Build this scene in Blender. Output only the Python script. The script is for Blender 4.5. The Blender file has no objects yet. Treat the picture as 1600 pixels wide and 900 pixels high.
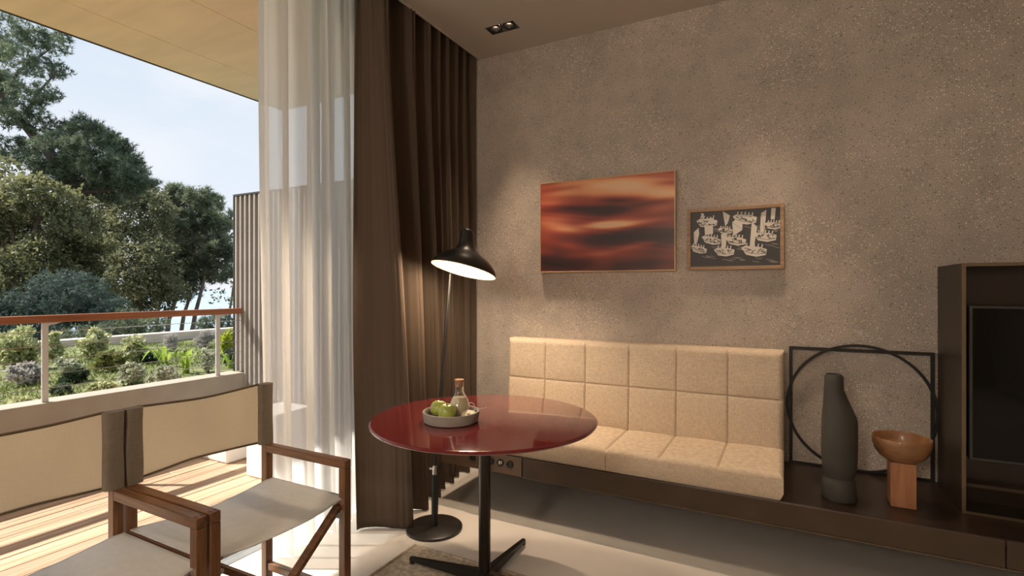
import bpy, bmesh, math, random
import numpy as np
from mathutils import Vector, Matrix
random.seed(7)
RNG = np.random.default_rng(11)
PI = math.pi
S = bpy.context.scene
COL = S.collection

# ------------------------------------------------------------------ camera
EYE = 1.33
YAW = math.radians(27.8)
FPX = 814.0
cam_d = bpy.data.cameras.new('camera')
cam_d.sensor_width = 36.0
cam_d.lens = 36.0 * FPX / 1600.0
cam_d.clip_end = 3000
cam = bpy.data.objects.new('camera', cam_d)
COL.objects.link(cam)
cam.location = (0, 0, EYE)
cam.rotation_euler = (PI / 2, 0, YAW)
S.camera = cam
FWD = Vector((-math.sin(YAW), math.cos(YAW), 0))
RGT = Vector((math.cos(YAW), math.sin(YAW), 0))

def at(px, py, t):
    """world point seen at pixel px, py at depth t (metres in front of the camera)"""
    u = (px - 800) / FPX; v = (450 - py) / FPX
    p = (FWD + RGT * u) * t
    return Vector((p.x, p.y, EYE + v * t))

def at_z(px, py, z):
    v = (450 - py) / FPX
    return at(px, py, (z - EYE) / v)

# ------------------------------------------------------------------ exposure, sky, sun
S.view_settings.view_transform = 'Standard'
S.view_settings.look = 'None'
S.view_settings.gamma = 1.0
S.view_settings.exposure = 0.30
S.cycles.use_denoising = True
S.cycles.max_bounces = 10
S.cycles.diffuse_bounces = 6
S.cycles.transparent_max_bounces = 16
S.cycles.sample_clamp_indirect = 6.0

SKY_STRENGTH = 0.88
SUN_STRENGTH = 8.0
W = bpy.data.worlds.new('sky'); S.world = W; W.use_nodes = True
wt = W.node_tree; wt.nodes.clear()
def wn(t, **k):
    n = wt.nodes.new(t)
    for a, b in k.items(): setattr(n, a, b)
    return n
tc = wn('ShaderNodeTexCoord'); sx = wn('ShaderNodeSeparateXYZ')
wt.links.new(tc.outputs['Generated'], sx.inputs[0])
grad = wn('ShaderNodeValToRGB')
e = grad.color_ramp.elements
e[0].position = 0.0; e[0].color = (0.80, 0.85, 0.93, 1)
e[1].position = 1.0; e[1].color = (0.22, 0.40, 0.72, 1)
m = e.new(0.28); m.color = (0.71, 0.79, 0.89, 1)
m = e.new(0.5); m.color = (0.50, 0.65, 0.84, 1)
wt.links.new(sx.outputs['Z'], grad.inputs[0])
mp = wn('ShaderNodeMapping'); mp.inputs['Scale'].default_value = (2.2, 2.2, 6.0)
wt.links.new(tc.outputs['Generated'], mp.inputs[0])
cn = wn('ShaderNodeTexNoise'); cn.inputs['Scale'].default_value = 1.3; cn.inputs['Detail'].default_value = 5
wt.links.new(mp.outputs[0], cn.inputs['Vector'])
cr = wn('ShaderNodeValToRGB'); cr.color_ramp.elements[0].position = 0.42; cr.color_ramp.elements[1].position = 0.68
wt.links.new(cn.outputs[0], cr.inputs[0])
mx = wn('ShaderNodeMixRGB'); mx.inputs[2].default_value = (0.86, 0.88, 0.93, 1)
wt.links.new(cr.outputs[0], mx.inputs[0]); wt.links.new(grad.outputs[0], mx.inputs[1])
bg = wn('ShaderNodeBackground'); bg.inputs['Strength'].default_value = SKY_STRENGTH
wt.links.new(mx.outputs[0], bg.inputs[0])
wo = wn('ShaderNodeOutputWorld'); wt.links.new(bg.outputs[0], wo.inputs[0])

sun_d = bpy.data.lights.new('sun', 'SUN'); sun_d.energy = SUN_STRENGTH; sun_d.angle = math.radians(0.6)
sun_d.color = (1.0, 0.93, 0.82)
sun = bpy.data.objects.new('sun', sun_d); COL.objects.link(sun)
sun_vec = Vector((-1.0, -0.50, 1.18)).normalized()
sun.rotation_euler = sun_vec.to_track_quat('Z', 'Y').to_euler()
sun.location = sun_vec * 40

# ------------------------------------------------------------------ material helpers
MATS = {}
def nodes_of(name):
    m = bpy.data.materials.new(name); m.use_nodes = True
    nt = m.node_tree; b = nt.nodes['Principled BSDF']
    MATS[name] = m
    return m, nt, b
def N(nt, t, **k):
    n = nt.nodes.new(t)
    for a, b in k.items(): setattr(n, a, b)
    return n
def c4(c): return (c[0], c[1], c[2], 1)
def srgb(r, g, b):
    f = lambda x: (x / 255) / 12.92 if x / 255 <= .04045 else ((x / 255 + .055) / 1.055) ** 2.4
    return (f(r), f(g), f(b))

def plain(name, col, rough=.5, metal=0.0, var=0.12, scale=(6, 6, 6), bump=0.0, bscale=60, detail=4, coat=0.0, spec=.5, sheen=0):
    """principled with noise variation of its own colour and optional fine relief"""
    m, nt, b = nodes_of(name)
    t = N(nt, 'ShaderNodeTexCoord'); mp = N(nt, 'ShaderNodeMapping'); mp.inputs['Scale'].default_value = scale
    nt.links.new(t.outputs['Object'], mp.inputs[0])
    n = N(nt, 'ShaderNodeTexNoise'); n.inputs['Scale'].default_value = 1.0; n.inputs['Detail'].default_value = detail
    nt.links.new(mp.outputs[0], n.inputs['Vector'])
    r = N(nt, 'ShaderNodeValToRGB')
    r.color_ramp.elements[0].position = .3; r.color_ramp.elements[1].position = .7
    r.color_ramp.elements[0].color = c4([x * (1 - var) for x in col]); r.color_ramp.elements[1].color = c4([min(1, x * (1 + var)) for x in col])
    nt.links.new(n.outputs[0], r.inputs[0]); nt.links.new(r.outputs[0], b.inputs['Base Color'])
    b.inputs['Roughness'].default_value = rough; b.inputs['Metallic'].default_value = metal
    b.inputs['Coat Weight'].default_value = coat; b.inputs['Specular IOR Level'].default_value = spec
    if coat: b.inputs['Coat Roughness'].default_value = .03
    if sheen: b.inputs['Sheen Weight'].default_value = sheen
    if bump:
        bn = N(nt, 'ShaderNodeTexNoise'); bn.inputs['Scale'].default_value = bscale; bn.inputs['Detail'].default_value = 3
        nt.links.new(t.outputs['Object'], bn.inputs['Vector'])
        bp = N(nt, 'ShaderNodeBump'); bp.inputs['Strength'].default_value = bump; bp.inputs['Distance'].default_value = .004
        nt.links.new(bn.outputs[0], bp.inputs['Height']); nt.links.new(bp.outputs[0], b.inputs['Normal'])
    return m

def fabric(name, col, trans=0.0, tcol=None, weave=700, var=.10, rough=.9, see=0.0, bump=.25):
    """woven cloth: crossed fine waves for the threads; trans = share of light let through, see = share of open weave"""
    m, nt, b = nodes_of(name)
    t = N(nt, 'ShaderNodeTexCoord')
    n1 = N(nt, 'ShaderNodeTexNoise'); n1.inputs['Scale'].default_value = 1; n1.inputs['Detail'].default_value = 2
    mp = N(nt, 'ShaderNodeMapping'); mp.inputs['Scale'].default_value = (weave, weave, weave * .12)
    nt.links.new(t.outputs['Object'], mp.inputs[0]); nt.links.new(mp.outputs[0], n1.inputs['Vector'])
    n2 = N(nt, 'ShaderNodeTexNoise'); n2.inputs['Scale'].default_value = 1; n2.inputs['Detail'].default_value = 2
    mp2 = N(nt, 'ShaderNodeMapping'); mp2.inputs['Scale'].default_value = (weave * .12, weave * .12, weave)
    nt.links.new(t.outputs['Object'], mp2.inputs[0]); nt.links.new(mp2.outputs[0], n2.inputs['Vector'])
    ad = N(nt, 'ShaderNodeMath', operation='ADD'); nt.links.new(n1.outputs[0], ad.inputs[0]); nt.links.new(n2.outputs[0], ad.inputs[1])
    hf = N(nt, 'ShaderNodeMath', operation='MULTIPLY'); hf.inputs[1].default_value = .5; nt.links.new(ad.outputs[0], hf.inputs[0])
    r = N(nt, 'ShaderNodeValToRGB'); r.color_ramp.elements[0].position = .35; r.color_ramp.elements[1].position = .65
    r.color_ramp.elements[0].color = c4([x * (1 - var * 2) for x in col]); r.color_ramp.elements[1].color = c4([min(1, x * (1 + var * 2)) for x in col])
    nt.links.new(hf.outputs[0], r.inputs[0]); nt.links.new(r.outputs[0], b.inputs['Base Color'])
    b.inputs['Roughness'].default_value = rough; b.inputs['Specular IOR Level'].default_value = .2
    bp = N(nt, 'ShaderNodeBump'); bp.inputs['Strength'].default_value = bump; bp.inputs['Distance'].default_value = .001
    nt.links.new(hf.outputs[0], bp.inputs['Height']); nt.links.new(bp.outputs[0], b.inputs['Normal'])
    out = nt.nodes['Material Output']; last = b.outputs[0]
    if trans:
        tr = N(nt, 'ShaderNodeBsdfTranslucent'); tr.inputs[0].default_value = c4(tcol or col)
        ms = N(nt, 'ShaderNodeMixShader'); ms.inputs[0].default_value = trans
        nt.links.new(last, ms.inputs[1]); nt.links.new(tr.outputs[0], ms.inputs[2]); last = ms.outputs[0]
    if see:
        tp = N(nt, 'ShaderNodeBsdfTransparent')
        ms = N(nt, 'ShaderNodeMixShader'); ms.inputs[0].default_value = see
        nt.links.new(last, ms.inputs[1]); nt.links.new(tp.outputs[0], ms.inputs[2]); last = ms.outputs[0]
    nt.links.new(last, out.inputs[0])
    return m

def wood(name, c1, c2, axis='Y', rough=.45, fine=40, along=2.5, coat=0):
    m, nt, b = nodes_of(name)
    t = N(nt, 'ShaderNodeTexCoord'); mp = N(nt, 'ShaderNodeMapping')
    sc = [fine, fine, fine]; sc['XYZ'.index(axis)] = along
    mp.inputs['Scale'].default_value = sc
    oi = N(nt, 'ShaderNodeObjectInfo')
    vm = N(nt, 'ShaderNodeVectorMath', operation='MULTIPLY_ADD')
    cb = N(nt, 'ShaderNodeCombineXYZ')
    for i in range(3): nt.links.new(oi.outputs['Random'], cb.inputs[i])
    nt.links.new(cb.outputs[0], vm.inputs[0]); vm.inputs[1].default_value = (7, 13, 5)
    nt.links.new(t.outputs['Object'], vm.inputs[2])
    nt.links.new(vm.outputs[0], mp.inputs[0])
    n = N(nt, 'ShaderNodeTexNoise'); n.inputs['Scale'].default_value = 1; n.inputs['Detail'].default_value = 6; n.inputs['Distortion'].default_value = .6
    nt.links.new(mp.outputs[0], n.inputs['Vector'])
    r = N(nt, 'ShaderNodeValToRGB'); r.color_ramp.elements[0].position = .32; r.color_ramp.elements[1].position = .68
    r.color_ramp.elements[0].color = c4(c1); r.color_ramp.elements[1].color = c4(c2)
    nt.links.new(n.outputs[0], r.inputs[0])
    mu = N(nt, 'ShaderNodeMixRGB', blend_type='MULTIPLY'); mu.inputs[0].default_value = 1
    mr = N(nt, 'ShaderNodeMapRange'); mr.inputs['To Min'].default_value = .82; mr.inputs['To Max'].default_value = 1.12
    nt.links.new(oi.outputs['Random'], mr.inputs[0])
    nt.links.new(r.outputs[0], mu.inputs[1]); nt.links.new(mr.outputs[0], mu.inputs[2])
    nt.links.new(mu.outputs[0], b.inputs['Base Color'])
    b.inputs['Roughness'].default_value = rough; b.inputs['Coat Weight'].default_value = coat
    bp = N(nt, 'ShaderNodeBump'); bp.inputs['Strength'].default_value = .2; bp.inputs['Distance'].default_value = .002
    nt.links.new(n.outputs[0], bp.inputs['Height']); nt.links.new(bp.outputs[0], b.inputs['Normal'])
    return m

def concrete(name, base, speck=True, sc=1.0, rough=.75):
    """exposed aggregate concrete: cloudy tone, pale and dark stone chips, pits, faint formwork joints"""
    m, nt, b = nodes_of(name)
    t = N(nt, 'ShaderNodeTexCoord')
    def noise(s, d=4):
        n = N(nt, 'ShaderNodeTexNoise'); n.inputs['Scale'].default_value = s * sc; n.inputs['Detail'].default_value = d
        nt.links.new(t.outputs['Object'], n.inputs['Vector']); return n
    def ramp(src, p0, p1, a, bb):
        r = N(nt, 'ShaderNodeValToRGB'); r.color_ramp.elements[0].position = p0; r.color_ramp.elements[1].position = p1
        r.color_ramp.elements[0].color = c4(a); r.color_ramp.elements[1].color = c4(bb)
        nt.links.new(src, r.inputs[0]); return r
    def mix(f, a, bb, bt='MIX'):
        x = N(nt, 'ShaderNodeMixRGB', blend_type=bt)
        if isinstance(f, float): x.inputs[0].default_value = f
        else: nt.links.new(f, x.inputs[0])
        for i, s in ((1, a), (2, bb)):
            if isinstance(s, tuple): x.inputs[i].default_value = c4(s)
            else: nt.links.new(s, x.inputs[i])
        return x.outputs[0]
    k = lambda f: tuple(min(1, x * f) for x in base)
    col = ramp(noise(1.6, 6).outputs[0], .3, .7, k(.86), k(1.12)).outputs[0]
    col = mix(.55, col, ramp(noise(9, 5).outputs[0], .3, .72, (.78, .78, .78), (1.1, 1.08, 1.05)).outputs[0], 'MULTIPLY')
    h = noise(240, 2).outputs[0]
    if speck:
        grit = ramp(noise(190, 3).outputs[0], .36, .64, (.66, .65, .64), (1.26, 1.24, 1.22)).outputs[0]
        col = mix(.8, col, grit, 'MULTIPLY')
        v = N(nt, 'ShaderNodeTexVoronoi'); v.inputs['Scale'].default_value = 105; nt.links.new(t.outputs['Object'], v.inputs['Vector'])
        sep = N(nt, 'ShaderNodeSeparateColor'); nt.links.new(v.outputs['Color'], sep.inputs[0])
        near = ramp(v.outputs['Distance'], .26, .38, (1, 1, 1), (0, 0, 0)).outputs[0]
        pale = ramp(sep.outputs[0], .70, .72, (0, 0, 0), (1, 1, 1)).outputs[0]
        dark = ramp(sep.outputs[0], .10, .12, (1, 1, 1), (0, 0, 0)).outputs[0]
        patch = ramp(noise(2.6, 3).outputs[0], .40, .62, (.25, .25, .25), (1, 1, 1)).outputs[0]
        pm = mix(1.0, mix(1.0, near, pale, 'MULTIPLY'), patch, 'MULTIPLY')
        dm = mix(1.0, near, dark, 'MULTIPLY')
        col = mix(pm, col, k(1.75)); col = mix(dm, col, k(.34))
        v2 = N(nt, 'ShaderNodeTexVoronoi'); v2.inputs['Scale'].default_value = 46; nt.links.new(t.outputs['Object'], v2.inputs['Vector'])
        s2 = N(nt, 'ShaderNodeSeparateColor'); nt.links.new(v2.outputs['Color'], s2.inputs[0])
        pit = mix(1.0, ramp(v2.outputs['Distance'], .14, .22, (1, 1, 1), (0, 0, 0)).outputs[0], ramp(s2.outputs[1], .16, .18, (1, 1, 1), (0, 0, 0)).outputs[0], 'MULTIPLY')
        col = mix(pit, col, k(.24))
    nt.links.new(col, b.inputs['Base Color'])
    b.inputs['Roughness'].default_value = rough; b.inputs['Specular IOR Level'].default_value = .3
    bp = N(nt, 'ShaderNodeBump'); bp.inputs['Strength'].default_value = .45 if speck else .2; bp.inputs['Distance'].default_value = .004
    nt.links.new(h, bp.inputs['Height']); nt.links.new(bp.outputs[0], b.inputs['Normal'])
    return m

def leafy(name, c1, c2, trans=.35, scale=1.4):
    m, nt, b = nodes_of(name)
    t = N(nt, 'ShaderNodeTexCoord')
    n = N(nt, 'ShaderNodeTexNoise'); n.inputs['Scale'].default_value = scale; n.inputs['Detail'].default_value = 6; n.inputs['Roughness'].default_value = .75
    nt.links.new(t.outputs['Object'], n.inputs['Vector'])
    r = N(nt, 'ShaderNodeValToRGB'); r.color_ramp.elements[0].position = .36; r.color_ramp.elements[1].position = .64
    r.color_ramp.elements[0].color = c4(c1); r.color_ramp.elements[1].color = c4(c2)
    nt.links.new(n.outputs[0], r.inputs[0]); nt.links.new(r.outputs[0], b.inputs['Base Color'])
    b.inputs['Roughness'].default_value = .55; b.inputs['Specular IOR Level'].default_value = .25
    tr = N(nt, 'ShaderNodeBsdfTranslucent'); nt.links.new(r.outputs[0], tr.inputs[0])
    ms = N(nt, 'ShaderNodeMixShader'); ms.inputs[0].default_value = trans
    nt.links.new(b.outputs[0], ms.inputs[1]); nt.links.new(tr.outputs[0], ms.inputs[2])
    nt.links.new(ms.outputs[0], nt.nodes['Material Output'].inputs[0])
    return m

def glow(name, col, strength):
    m, nt, b = nodes_of(name)
    b.inputs['Base Color'].default_value = c4(col); b.inputs['Emission Color'].default_value = c4(col); b.inputs['Emission Strength'].default_value = strength
    return m

def glass(name, col=(1, 1, 1), rough=0.0):
    m, nt, b = nodes_of(name)
    b.inputs['Base Color'].default_value = c4(col); b.inputs['Transmission Weight'].default_value = 1; b.inputs['Roughness'].default_value = rough; b.inputs['IOR'].default_value = 1.45
    return m

def painted(name, attr='print', rough=.5, coat=0):
    m, nt, b = nodes_of(name)
    a = N(nt, 'ShaderNodeVertexColor'); a.layer_name = attr
    nt.links.new(a.outputs[0], b.inputs['Base Color']); b.inputs['Roughness'].default_value = rough; b.inputs['Coat Weight'].default_value = coat
    return m

# ------------------------------------------------------------------ mesh helpers
class MB:
    """collects shapes in one bmesh, in world coordinates"""
    def __init__(s): s.bm = bmesh.new()
    def _merge(s, o):
        me = bpy.data.meshes.new('tmp'); o.to_mesh(me); o.free(); s.bm.from_mesh(me); bpy.data.meshes.remove(me); return s
    def box(s, lo, hi, r=0.0, seg=2):
        o = bmesh.new(); bmesh.ops.create_cube(o, size=1)
        c = [(a + b) / 2 for a, b in zip(lo, hi)]; d = [b - a for a, b in zip(lo, hi)]
        for v in o.verts: v.co = Vector([c[i] + v.co[i] * d[i] for i in range(3)])
        if r: bmesh.ops.bevel(o, geom=o.edges[:], offset=r, segments=seg, affect='EDGES', profile=.5)
        return s._merge(o)
    def beam(s, p0, p1, w, h, r=0.0, up=(0, 0, 1)):
        p0 = Vector(p0); p1 = Vector(p1); d = p1 - p0; L = d.length; d.normalize()
        u = Vector(up)
        if abs(d.dot(u)) > .95: u = Vector((1, 0, 0))
        a = d.cross(u).normalized(); b = a.cross(d).normalized()
        o = bmesh.new(); bmesh.ops.create_cube(o, size=1)
        for v in o.verts: v.co = p0 + d * ((v.co.x + .5) * L) + a * (v.co.y * w) + b * (v.co.z * h)
        if r: bmesh.ops.bevel(o, geom=o.edges[:], offset=r, segments=2, affect='EDGES', profile=.5)
        bmesh.ops.recalc_face_normals(o, faces=o.faces[:])
        return s._merge(o)
    def tube(s, pts, rad, seg=10, caps=True, closed=False):
        pts = [Vector(p) for p in pts]; n = len(pts)
        rr = rad if isinstance(rad, (list, tuple)) else [rad] * n
        rings = []; prev = None
        for i, p in enumerate(pts):
            if closed: d = pts[(i + 1) % n] - pts[i - 1]
            else: d = pts[min(i + 1, n - 1)] - pts[max(i - 1, 0)]
            d.normalize()
            if prev is None:
                ref = Vector((0, 0, 1)) if abs(d.z) < .9 else Vector((1, 0, 0))
                a = d.cross(ref).normalized()
            else:
                a = (prev - d * prev.dot(d)); a = a.normalized()
            prev = a; b = d.cross(a)
            rings.append([s.bm.verts.new(p + (a * math.cos(2 * PI * k / seg) + b * math.sin(2 * PI * k / seg)) * rr[i]) for k in range(seg)])
        for i in range(n if closed else n - 1):
            A, B = rings[i], rings[(i + 1) % n]
            for k in range(seg): s.bm.faces.new((A[k], A[(k + 1) % seg], B[(k + 1) % seg], B[k]))
        if caps and not closed:
            s.bm.faces.new(rings[0][::-1]); s.bm.faces.new(rings[-1])
        return s
    def lathe(s, prof, c, seg=40, mat=None, close=False, oval=None):
        """prof = (radius, height) pairs turned round the axis through c; mat = rotation of the whole"""
        c = Vector(c); rings = []
        for q in prof:
            r, h = q[0], q[1]; off = q[2] if len(q) > 2 else Vector((0, 0, 0))
            if r < 1e-6:
                p = Vector((0, 0, h)) + off
                rings.append([s.bm.verts.new(c + (mat @ p if mat else p))]); continue
            ring = []
            for k in range(seg):
                p = Vector((r * math.cos(2 * PI * k / seg), r * math.sin(2 * PI * k / seg) * (oval or 1), h)) + off
                ring.append(s.bm.verts.new(c + (mat @ p if mat else p)))
            rings.append(ring)
        pairs = list(zip(rings, rings[1:])) + ([(rings[-1], rings[0])] if close else [])
        for A, B in pairs:
            if len(A) == 1 and len(B) == 1: continue
            for k in range(seg):
                k2 = (k + 1) % seg
                if len(A) == 1: s.bm.faces.new((A[0], B[k2], B[k]))
                elif len(B) == 1: s.bm.faces.new((A[k], A[k2], B[0]))
                else: s.bm.faces.new((A[k], A[k2], B[k2], B[k]))
        return s
    def grid(s, f, nu, nv, wrap=False):
        V = [[s.bm.verts.new(f(i / nu, j / nv)) for j in range(nv + 1)] for i in range(nu + 1)]
        for i in range(nu):
            for j in range(nv): s.bm.faces.new((V[i][j], V[i + 1][j], V[i + 1][j + 1], V[i][j + 1]))
        return V
    def prism(s, pts, ext):
        ext = Vector(ext); a = [s.bm.verts.new(Vector(p)) for p in pts]; b = [s.bm.verts.new(Vector(p) + ext) for p in pts]
        n = len(pts); s.bm.faces.new(a[::-1]); s.bm.faces.new(b)
        for i in range(n): s.bm.faces.new((a[i], a[(i + 1) % n], b[(i + 1) % n], b[i]))
        return s
    def poly(s, pts):
        s.bm.faces.new([s.bm.verts.new(Vector(p)) for p in pts]); return s

def wloc(o):
    v = Vector((0, 0, 0))
    while o is not None: v += o.location; o = o.parent
    return v

def obj(name, mb, mat, parent=None, smooth=False, label=None, loc=None, recalc=True, angle=40):
    bm = mb.bm
    base = wloc(parent) if parent else Vector(loc or (0, 0, 0))
    if recalc: bmesh.ops.recalc_face_normals(bm, faces=bm.faces[:])
    bmesh.ops.translate(bm, verts=bm.verts[:], vec=-base)
    me = bpy.data.meshes.new(name); bm.to_mesh(me); bm.free()
    if isinstance(mat, str): mat = MATS[mat]
    me.materials.append(mat)
    if smooth:
        for p in me.polygons: p.use_smooth = True
        try: me.set_sharp_from_angle(angle=math.radians(angle))
        except Exception: pass
    o = bpy.data.objects.new(name, me); COL.objects.link(o)
    if parent: o.parent = parent
    else: o.location = base
    if label: o['label'] = label
    return o

def thing(name, label, cat, loc=(0, 0, 0), group=None):
    o = bpy.data.objects.new(name, None); COL.objects.link(o); o.location = loc; o.empty_display_size = .1
    o['label'] = label; o['category'] = cat
    if group: o['group'] = group
    return o
def tag(o, label, cat, group=None):
    o['label'] = label; o['category'] = cat
    if group: o['group'] = group
    return o
def struct(name, mb, mat, **k):
    o = obj(name, mb, mat, **k); o['kind'] = 'structure'; return o

def copy_tree(o, parent=None):
    c = o.copy(); COL.objects.link(c)
    if parent: c.parent = parent
    for ch in list(o.children): copy_tree(ch, c)
    return c

def raw_mesh(name, V, F, mat, parent=None, loc=None, smooth=False):
    """fast mesh from numpy arrays, F an (n, k) index array"""
    base = wloc(parent) if parent else Vector(loc or (0, 0, 0))
    V = np.asarray(V, dtype=np.float32) - np.array(base, dtype=np.float32)
    F = np.asarray(F, dtype=np.int32)
    me = bpy.data.meshes.new(name)
    me.vertices.add(len(V)); me.vertices.foreach_set('co', V.ravel())
    n, k = F.shape
    me.loops.add(n * k); me.loops.foreach_set('vertex_index', F.ravel())
    me.polygons.add(n); me.polygons.foreach_set('loop_start', np.arange(n, dtype=np.int32) * k)
    me.update(calc_edges=True)
    me.materials.append(MATS[mat] if isinstance(mat, str) else mat)
    if smooth: me.polygons.foreach_set('use_smooth', np.ones(n, dtype=bool))
    o = bpy.data.objects.new(name, me); COL.objects.link(o)
    if parent: o.parent = parent
    else: o.location = base
    return o

# ------------------------------------------------------------------ materials
concrete('wall_concrete', (.50, .445, .39))
plain('soffit_concrete', (.84, .64, .40), .85, var=.07, scale=(1.5, 8, 1), bump=.35, bscale=26, detail=8)
plain('plaster_ceiling', (.50, .455, .40), .8, var=.03, scale=(1, 1, 1))
plain('plaster_wall', (.42, .37, .31), .8, var=.05)
plain('resin_floor', (.66, .63, .585), .32, var=.06, scale=(1.3, 1.3, 1.3), bump=.02, bscale=90)
plain('parapet_render', (.36, .315, .265), .8, var=.06, bump=.15, bscale=120)
plain('white_plaster', (.82, .81, .78), .6, var=.04)
plain('stone_kerb', (.62, .52, .44), .8, var=.12, bump=.2)
wood('deck_wood', (.40, .25, .15), (.62, .44, .30), 'Y', .6, 34, 1.6)
wood('rail_wood', (.24, .075, .03), (.38, .14, .055), 'Y', .4, 40, 2)
wood('chair_wood', (.105, .046, .020), (.23, .105, .043), 'X', .38, 60, 5)
wood('chair_wood_up', (.105, .046, .020), (.23, .105, .043), 'Z', .38, 60, 5)
plain('end_grain', (.05, .02, .01), .5)
fabric('canvas_double', (.20, .165, .125), .12, (.6, .45, .28), 260, .06, rough=.7)
fabric('canvas_hem', (.12, .085, .055), .1, (.4, .28, .15), 260, .06, rough=.8)
fabric('canvas', (.27, .235, .185), .55, (.86, .67, .42), 260, .06, rough=.6)
fabric('canvas_seat_sheen', (.60, .605, .595), .12, (.6, .5, .35), 260, .03, rough=.38)  # chair canvas paled and cooled in colour to imitate sky reflection
fabric('sofa_fabric', (.60, .49, .37), 0, None, 330, .10, rough=.85, bump=.4)
plain('seam_thread', (.30, .22, .145), .9)
fabric('curtain_fabric', (.098, .070, .050), 0, None, 900, .025, rough=.9, bump=.12)
fabric('sheer_fabric', (.90, .895, .87), .86, (.985, .98, .96), 420, .02, see=.20)
plain('black_metal', (.008, .007, .006), .5, var=.1)
plain('black_satin', (.018, .016, .014), .35, var=.1)
plain('bronze_metal', (.055, .040, .027), .38, .55, var=.2)
plain('bronze_edge', (.20, .15, .095), .35, .7, var=.1)
plain('bench_lacquer', (.022, .013, .009), .28, 0, var=.15, bump=.02)
plain('bench_front', (.075, .050, .034), .4, .3, var=.12)
plain('socket_plate', (.16, .105, .07), .42, .4, var=.1)
plain('steel', (.55, .54, .52), .28, 1, var=.05)
plain('zinc_post', (.56, .53, .50), .45, .2, var=.06)
plain('dark_column', (.06, .052, .045), .28, .9, var=.08)
plain('red_lacquer', (.160, .013, .017), .10, 0, var=.04, coat=.6)
plain('edge_reflection', (.34, .24, .22), .3, 0, var=.04)  # reflection along the table edge, put in as a pale colour
plain('shade_cream', (.24, .17, .105), .5, 0, var=.02)
plain('tray_stone', (.30, .265, .23), .75, 0, var=.12, bump=.15, bscale=300)
plain('apple_skin', (.40, .46, .10), .3, 0, var=.18, scale=(30, 30, 30), coat=.2)
plain('stem_brown', (.09, .055, .025), .7)
plain('cork', (.50, .26, .13), .8, var=.2, scale=(80, 80, 80), bump=.2)
plain('milky_juice', (.96, .84, .58), .4, var=.02)
plain('cream_card', (.82, .72, .54), .6, var=.06)
plain('cream_cord', (.80, .74, .66), .7)
glass('clear_glass')
glass('window_glass', (.95, .98, .97))
plain('vase_clay', (.052, .050, .043), .62, 0, var=.12, bump=.12, bscale=120)
wood('bowl_wood', (.20, .085, .035), (.42, .22, .10), 'X', .35, 16, 3, coat=.15)
wood('post_wood', (.33, .135, .06), (.52, .24, .12), 'Z', .45, 26, 3)
plain('tv_black', (.006, .006, .006), .35)
plain('tv_screen', (.003, .003, .003), .06, 0, spec=.3)
plain('tv_bezel', (.07, .068, .065), .35, .5)
plain('frame_brass', (.58, .40, .22), .4, .15)
wood('frame_oak', (.26, .15, .075), (.42, .26, .14), 'X', .45, 60, 4)
painted('print_sea', rough=.35)
plain('paper_black', (.030, .028, .027), .45, var=.1)
plain('paper_white', (.72, .67, .60), .5, var=.04)
plain('paper_grey', (.26, .24, .215), .5, var=.1)
plain('rug_fibre', (.42, .355, .275), .95, 0, var=.35, scale=(45, 45, 45), bump=.8, bscale=220)
plain('slat_grey', (.36, .335, .31), .5, var=.06)
plain('panel_dark', (.022, .020, .019), .6)
plain('aluminium', (.40, .41, .41), .35, .6)
plain('grass_soil', (.115, .13, .040), .95, 0, var=.45, scale=(5, 5, 5), bump=.6, bscale=40)
plain('forest_soil', (.055, .05, .025), .95, 0, var=.4, scale=(.8, .8, .8))
plain('gravel', (.40, .33, .26), .9, 0, var=.35, scale=(40, 40, 40), bump=.6, bscale=60)
plain('bark', (.085, .058, .042), .9, 0, var=.35, scale=(6, 6, 1.5), bump=.6, bscale=20)
plain('bark_pale', (.20, .155, .125), .9, 0, var=.35, scale=(6, 6, 1.5), bump=.6, bscale=20)
leafy('pine_needles', (.085, .115, .075), (.28, .33, .20), .3, 1.2)
leafy('pine_blue', (.045, .075, .062), (.14, .19, .155), .25, 1.6)
leafy('oak_leaves', (.068, .082, .038), (.32, .32, .155), .4, 1.0)
leafy('oak_dark', (.085, .10, .050), (.34, .34, .19), .38, 1.0)
leafy('pine_light', (.095, .125, .08), (.33, .37, .23), .35, 1.0)
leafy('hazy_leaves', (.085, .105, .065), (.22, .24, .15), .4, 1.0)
leafy('variegated', (.22, .27, .11), (.74, .74, .46), .35, 9)
leafy('pale_silver', (.25, .29, .18), (.74, .74, .60), .3, 9)
leafy('lavender_grey', (.32, .31, .29), (.66, .63, .60), .3, 9)
leafy('moss_dark', (.018, .036, .014), (.065, .10, .055), .2, 10)
leafy('moss_blue', (.055, .08, .05), (.16, .20, .14), .2, 10)
leafy('olive_green', (.10, .13, .035), (.36, .36, .14), .35, 8)
leafy('lime_green', (.28, .36, .03), (.60, .64, .10), .4, 8)
leafy('strap_green', (.18, .30, .04), (.42, .52, .11), .45, 5)
leafy('turf', (.08, .115, .025), (.23, .27, .08), .3, 3)
ms_, nt_, b_ = nodes_of('sea_water')
b_.inputs['Base Color'].default_value = (.30, .42, .52, 1); b_.inputs['Roughness'].default_value = .25
wv = N(nt_, 'ShaderNodeTexNoise'); wv.inputs['Scale'].default_value = .35; bp_ = N(nt_, 'ShaderNodeBump'); bp_.inputs['Strength'].default_value = .6
tc_ = N(nt_, 'ShaderNodeTexCoord'); nt_.links.new(tc_.outputs['Object'], wv.inputs['Vector'])
nt_.links.new(wv.outputs[0], bp_.inputs['Height']); nt_.links.new(bp_.outputs[0], b_.inputs['Normal'])
BULB = (1.0, .80, .58)
glow('lamp_bulb', (1.0, .76, .48), 4.0)
glow('spot_glow', (1.0, .70, .50), 5.0)
glow('fill_glow', (1.0, .86, .72), 37.0)

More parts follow.
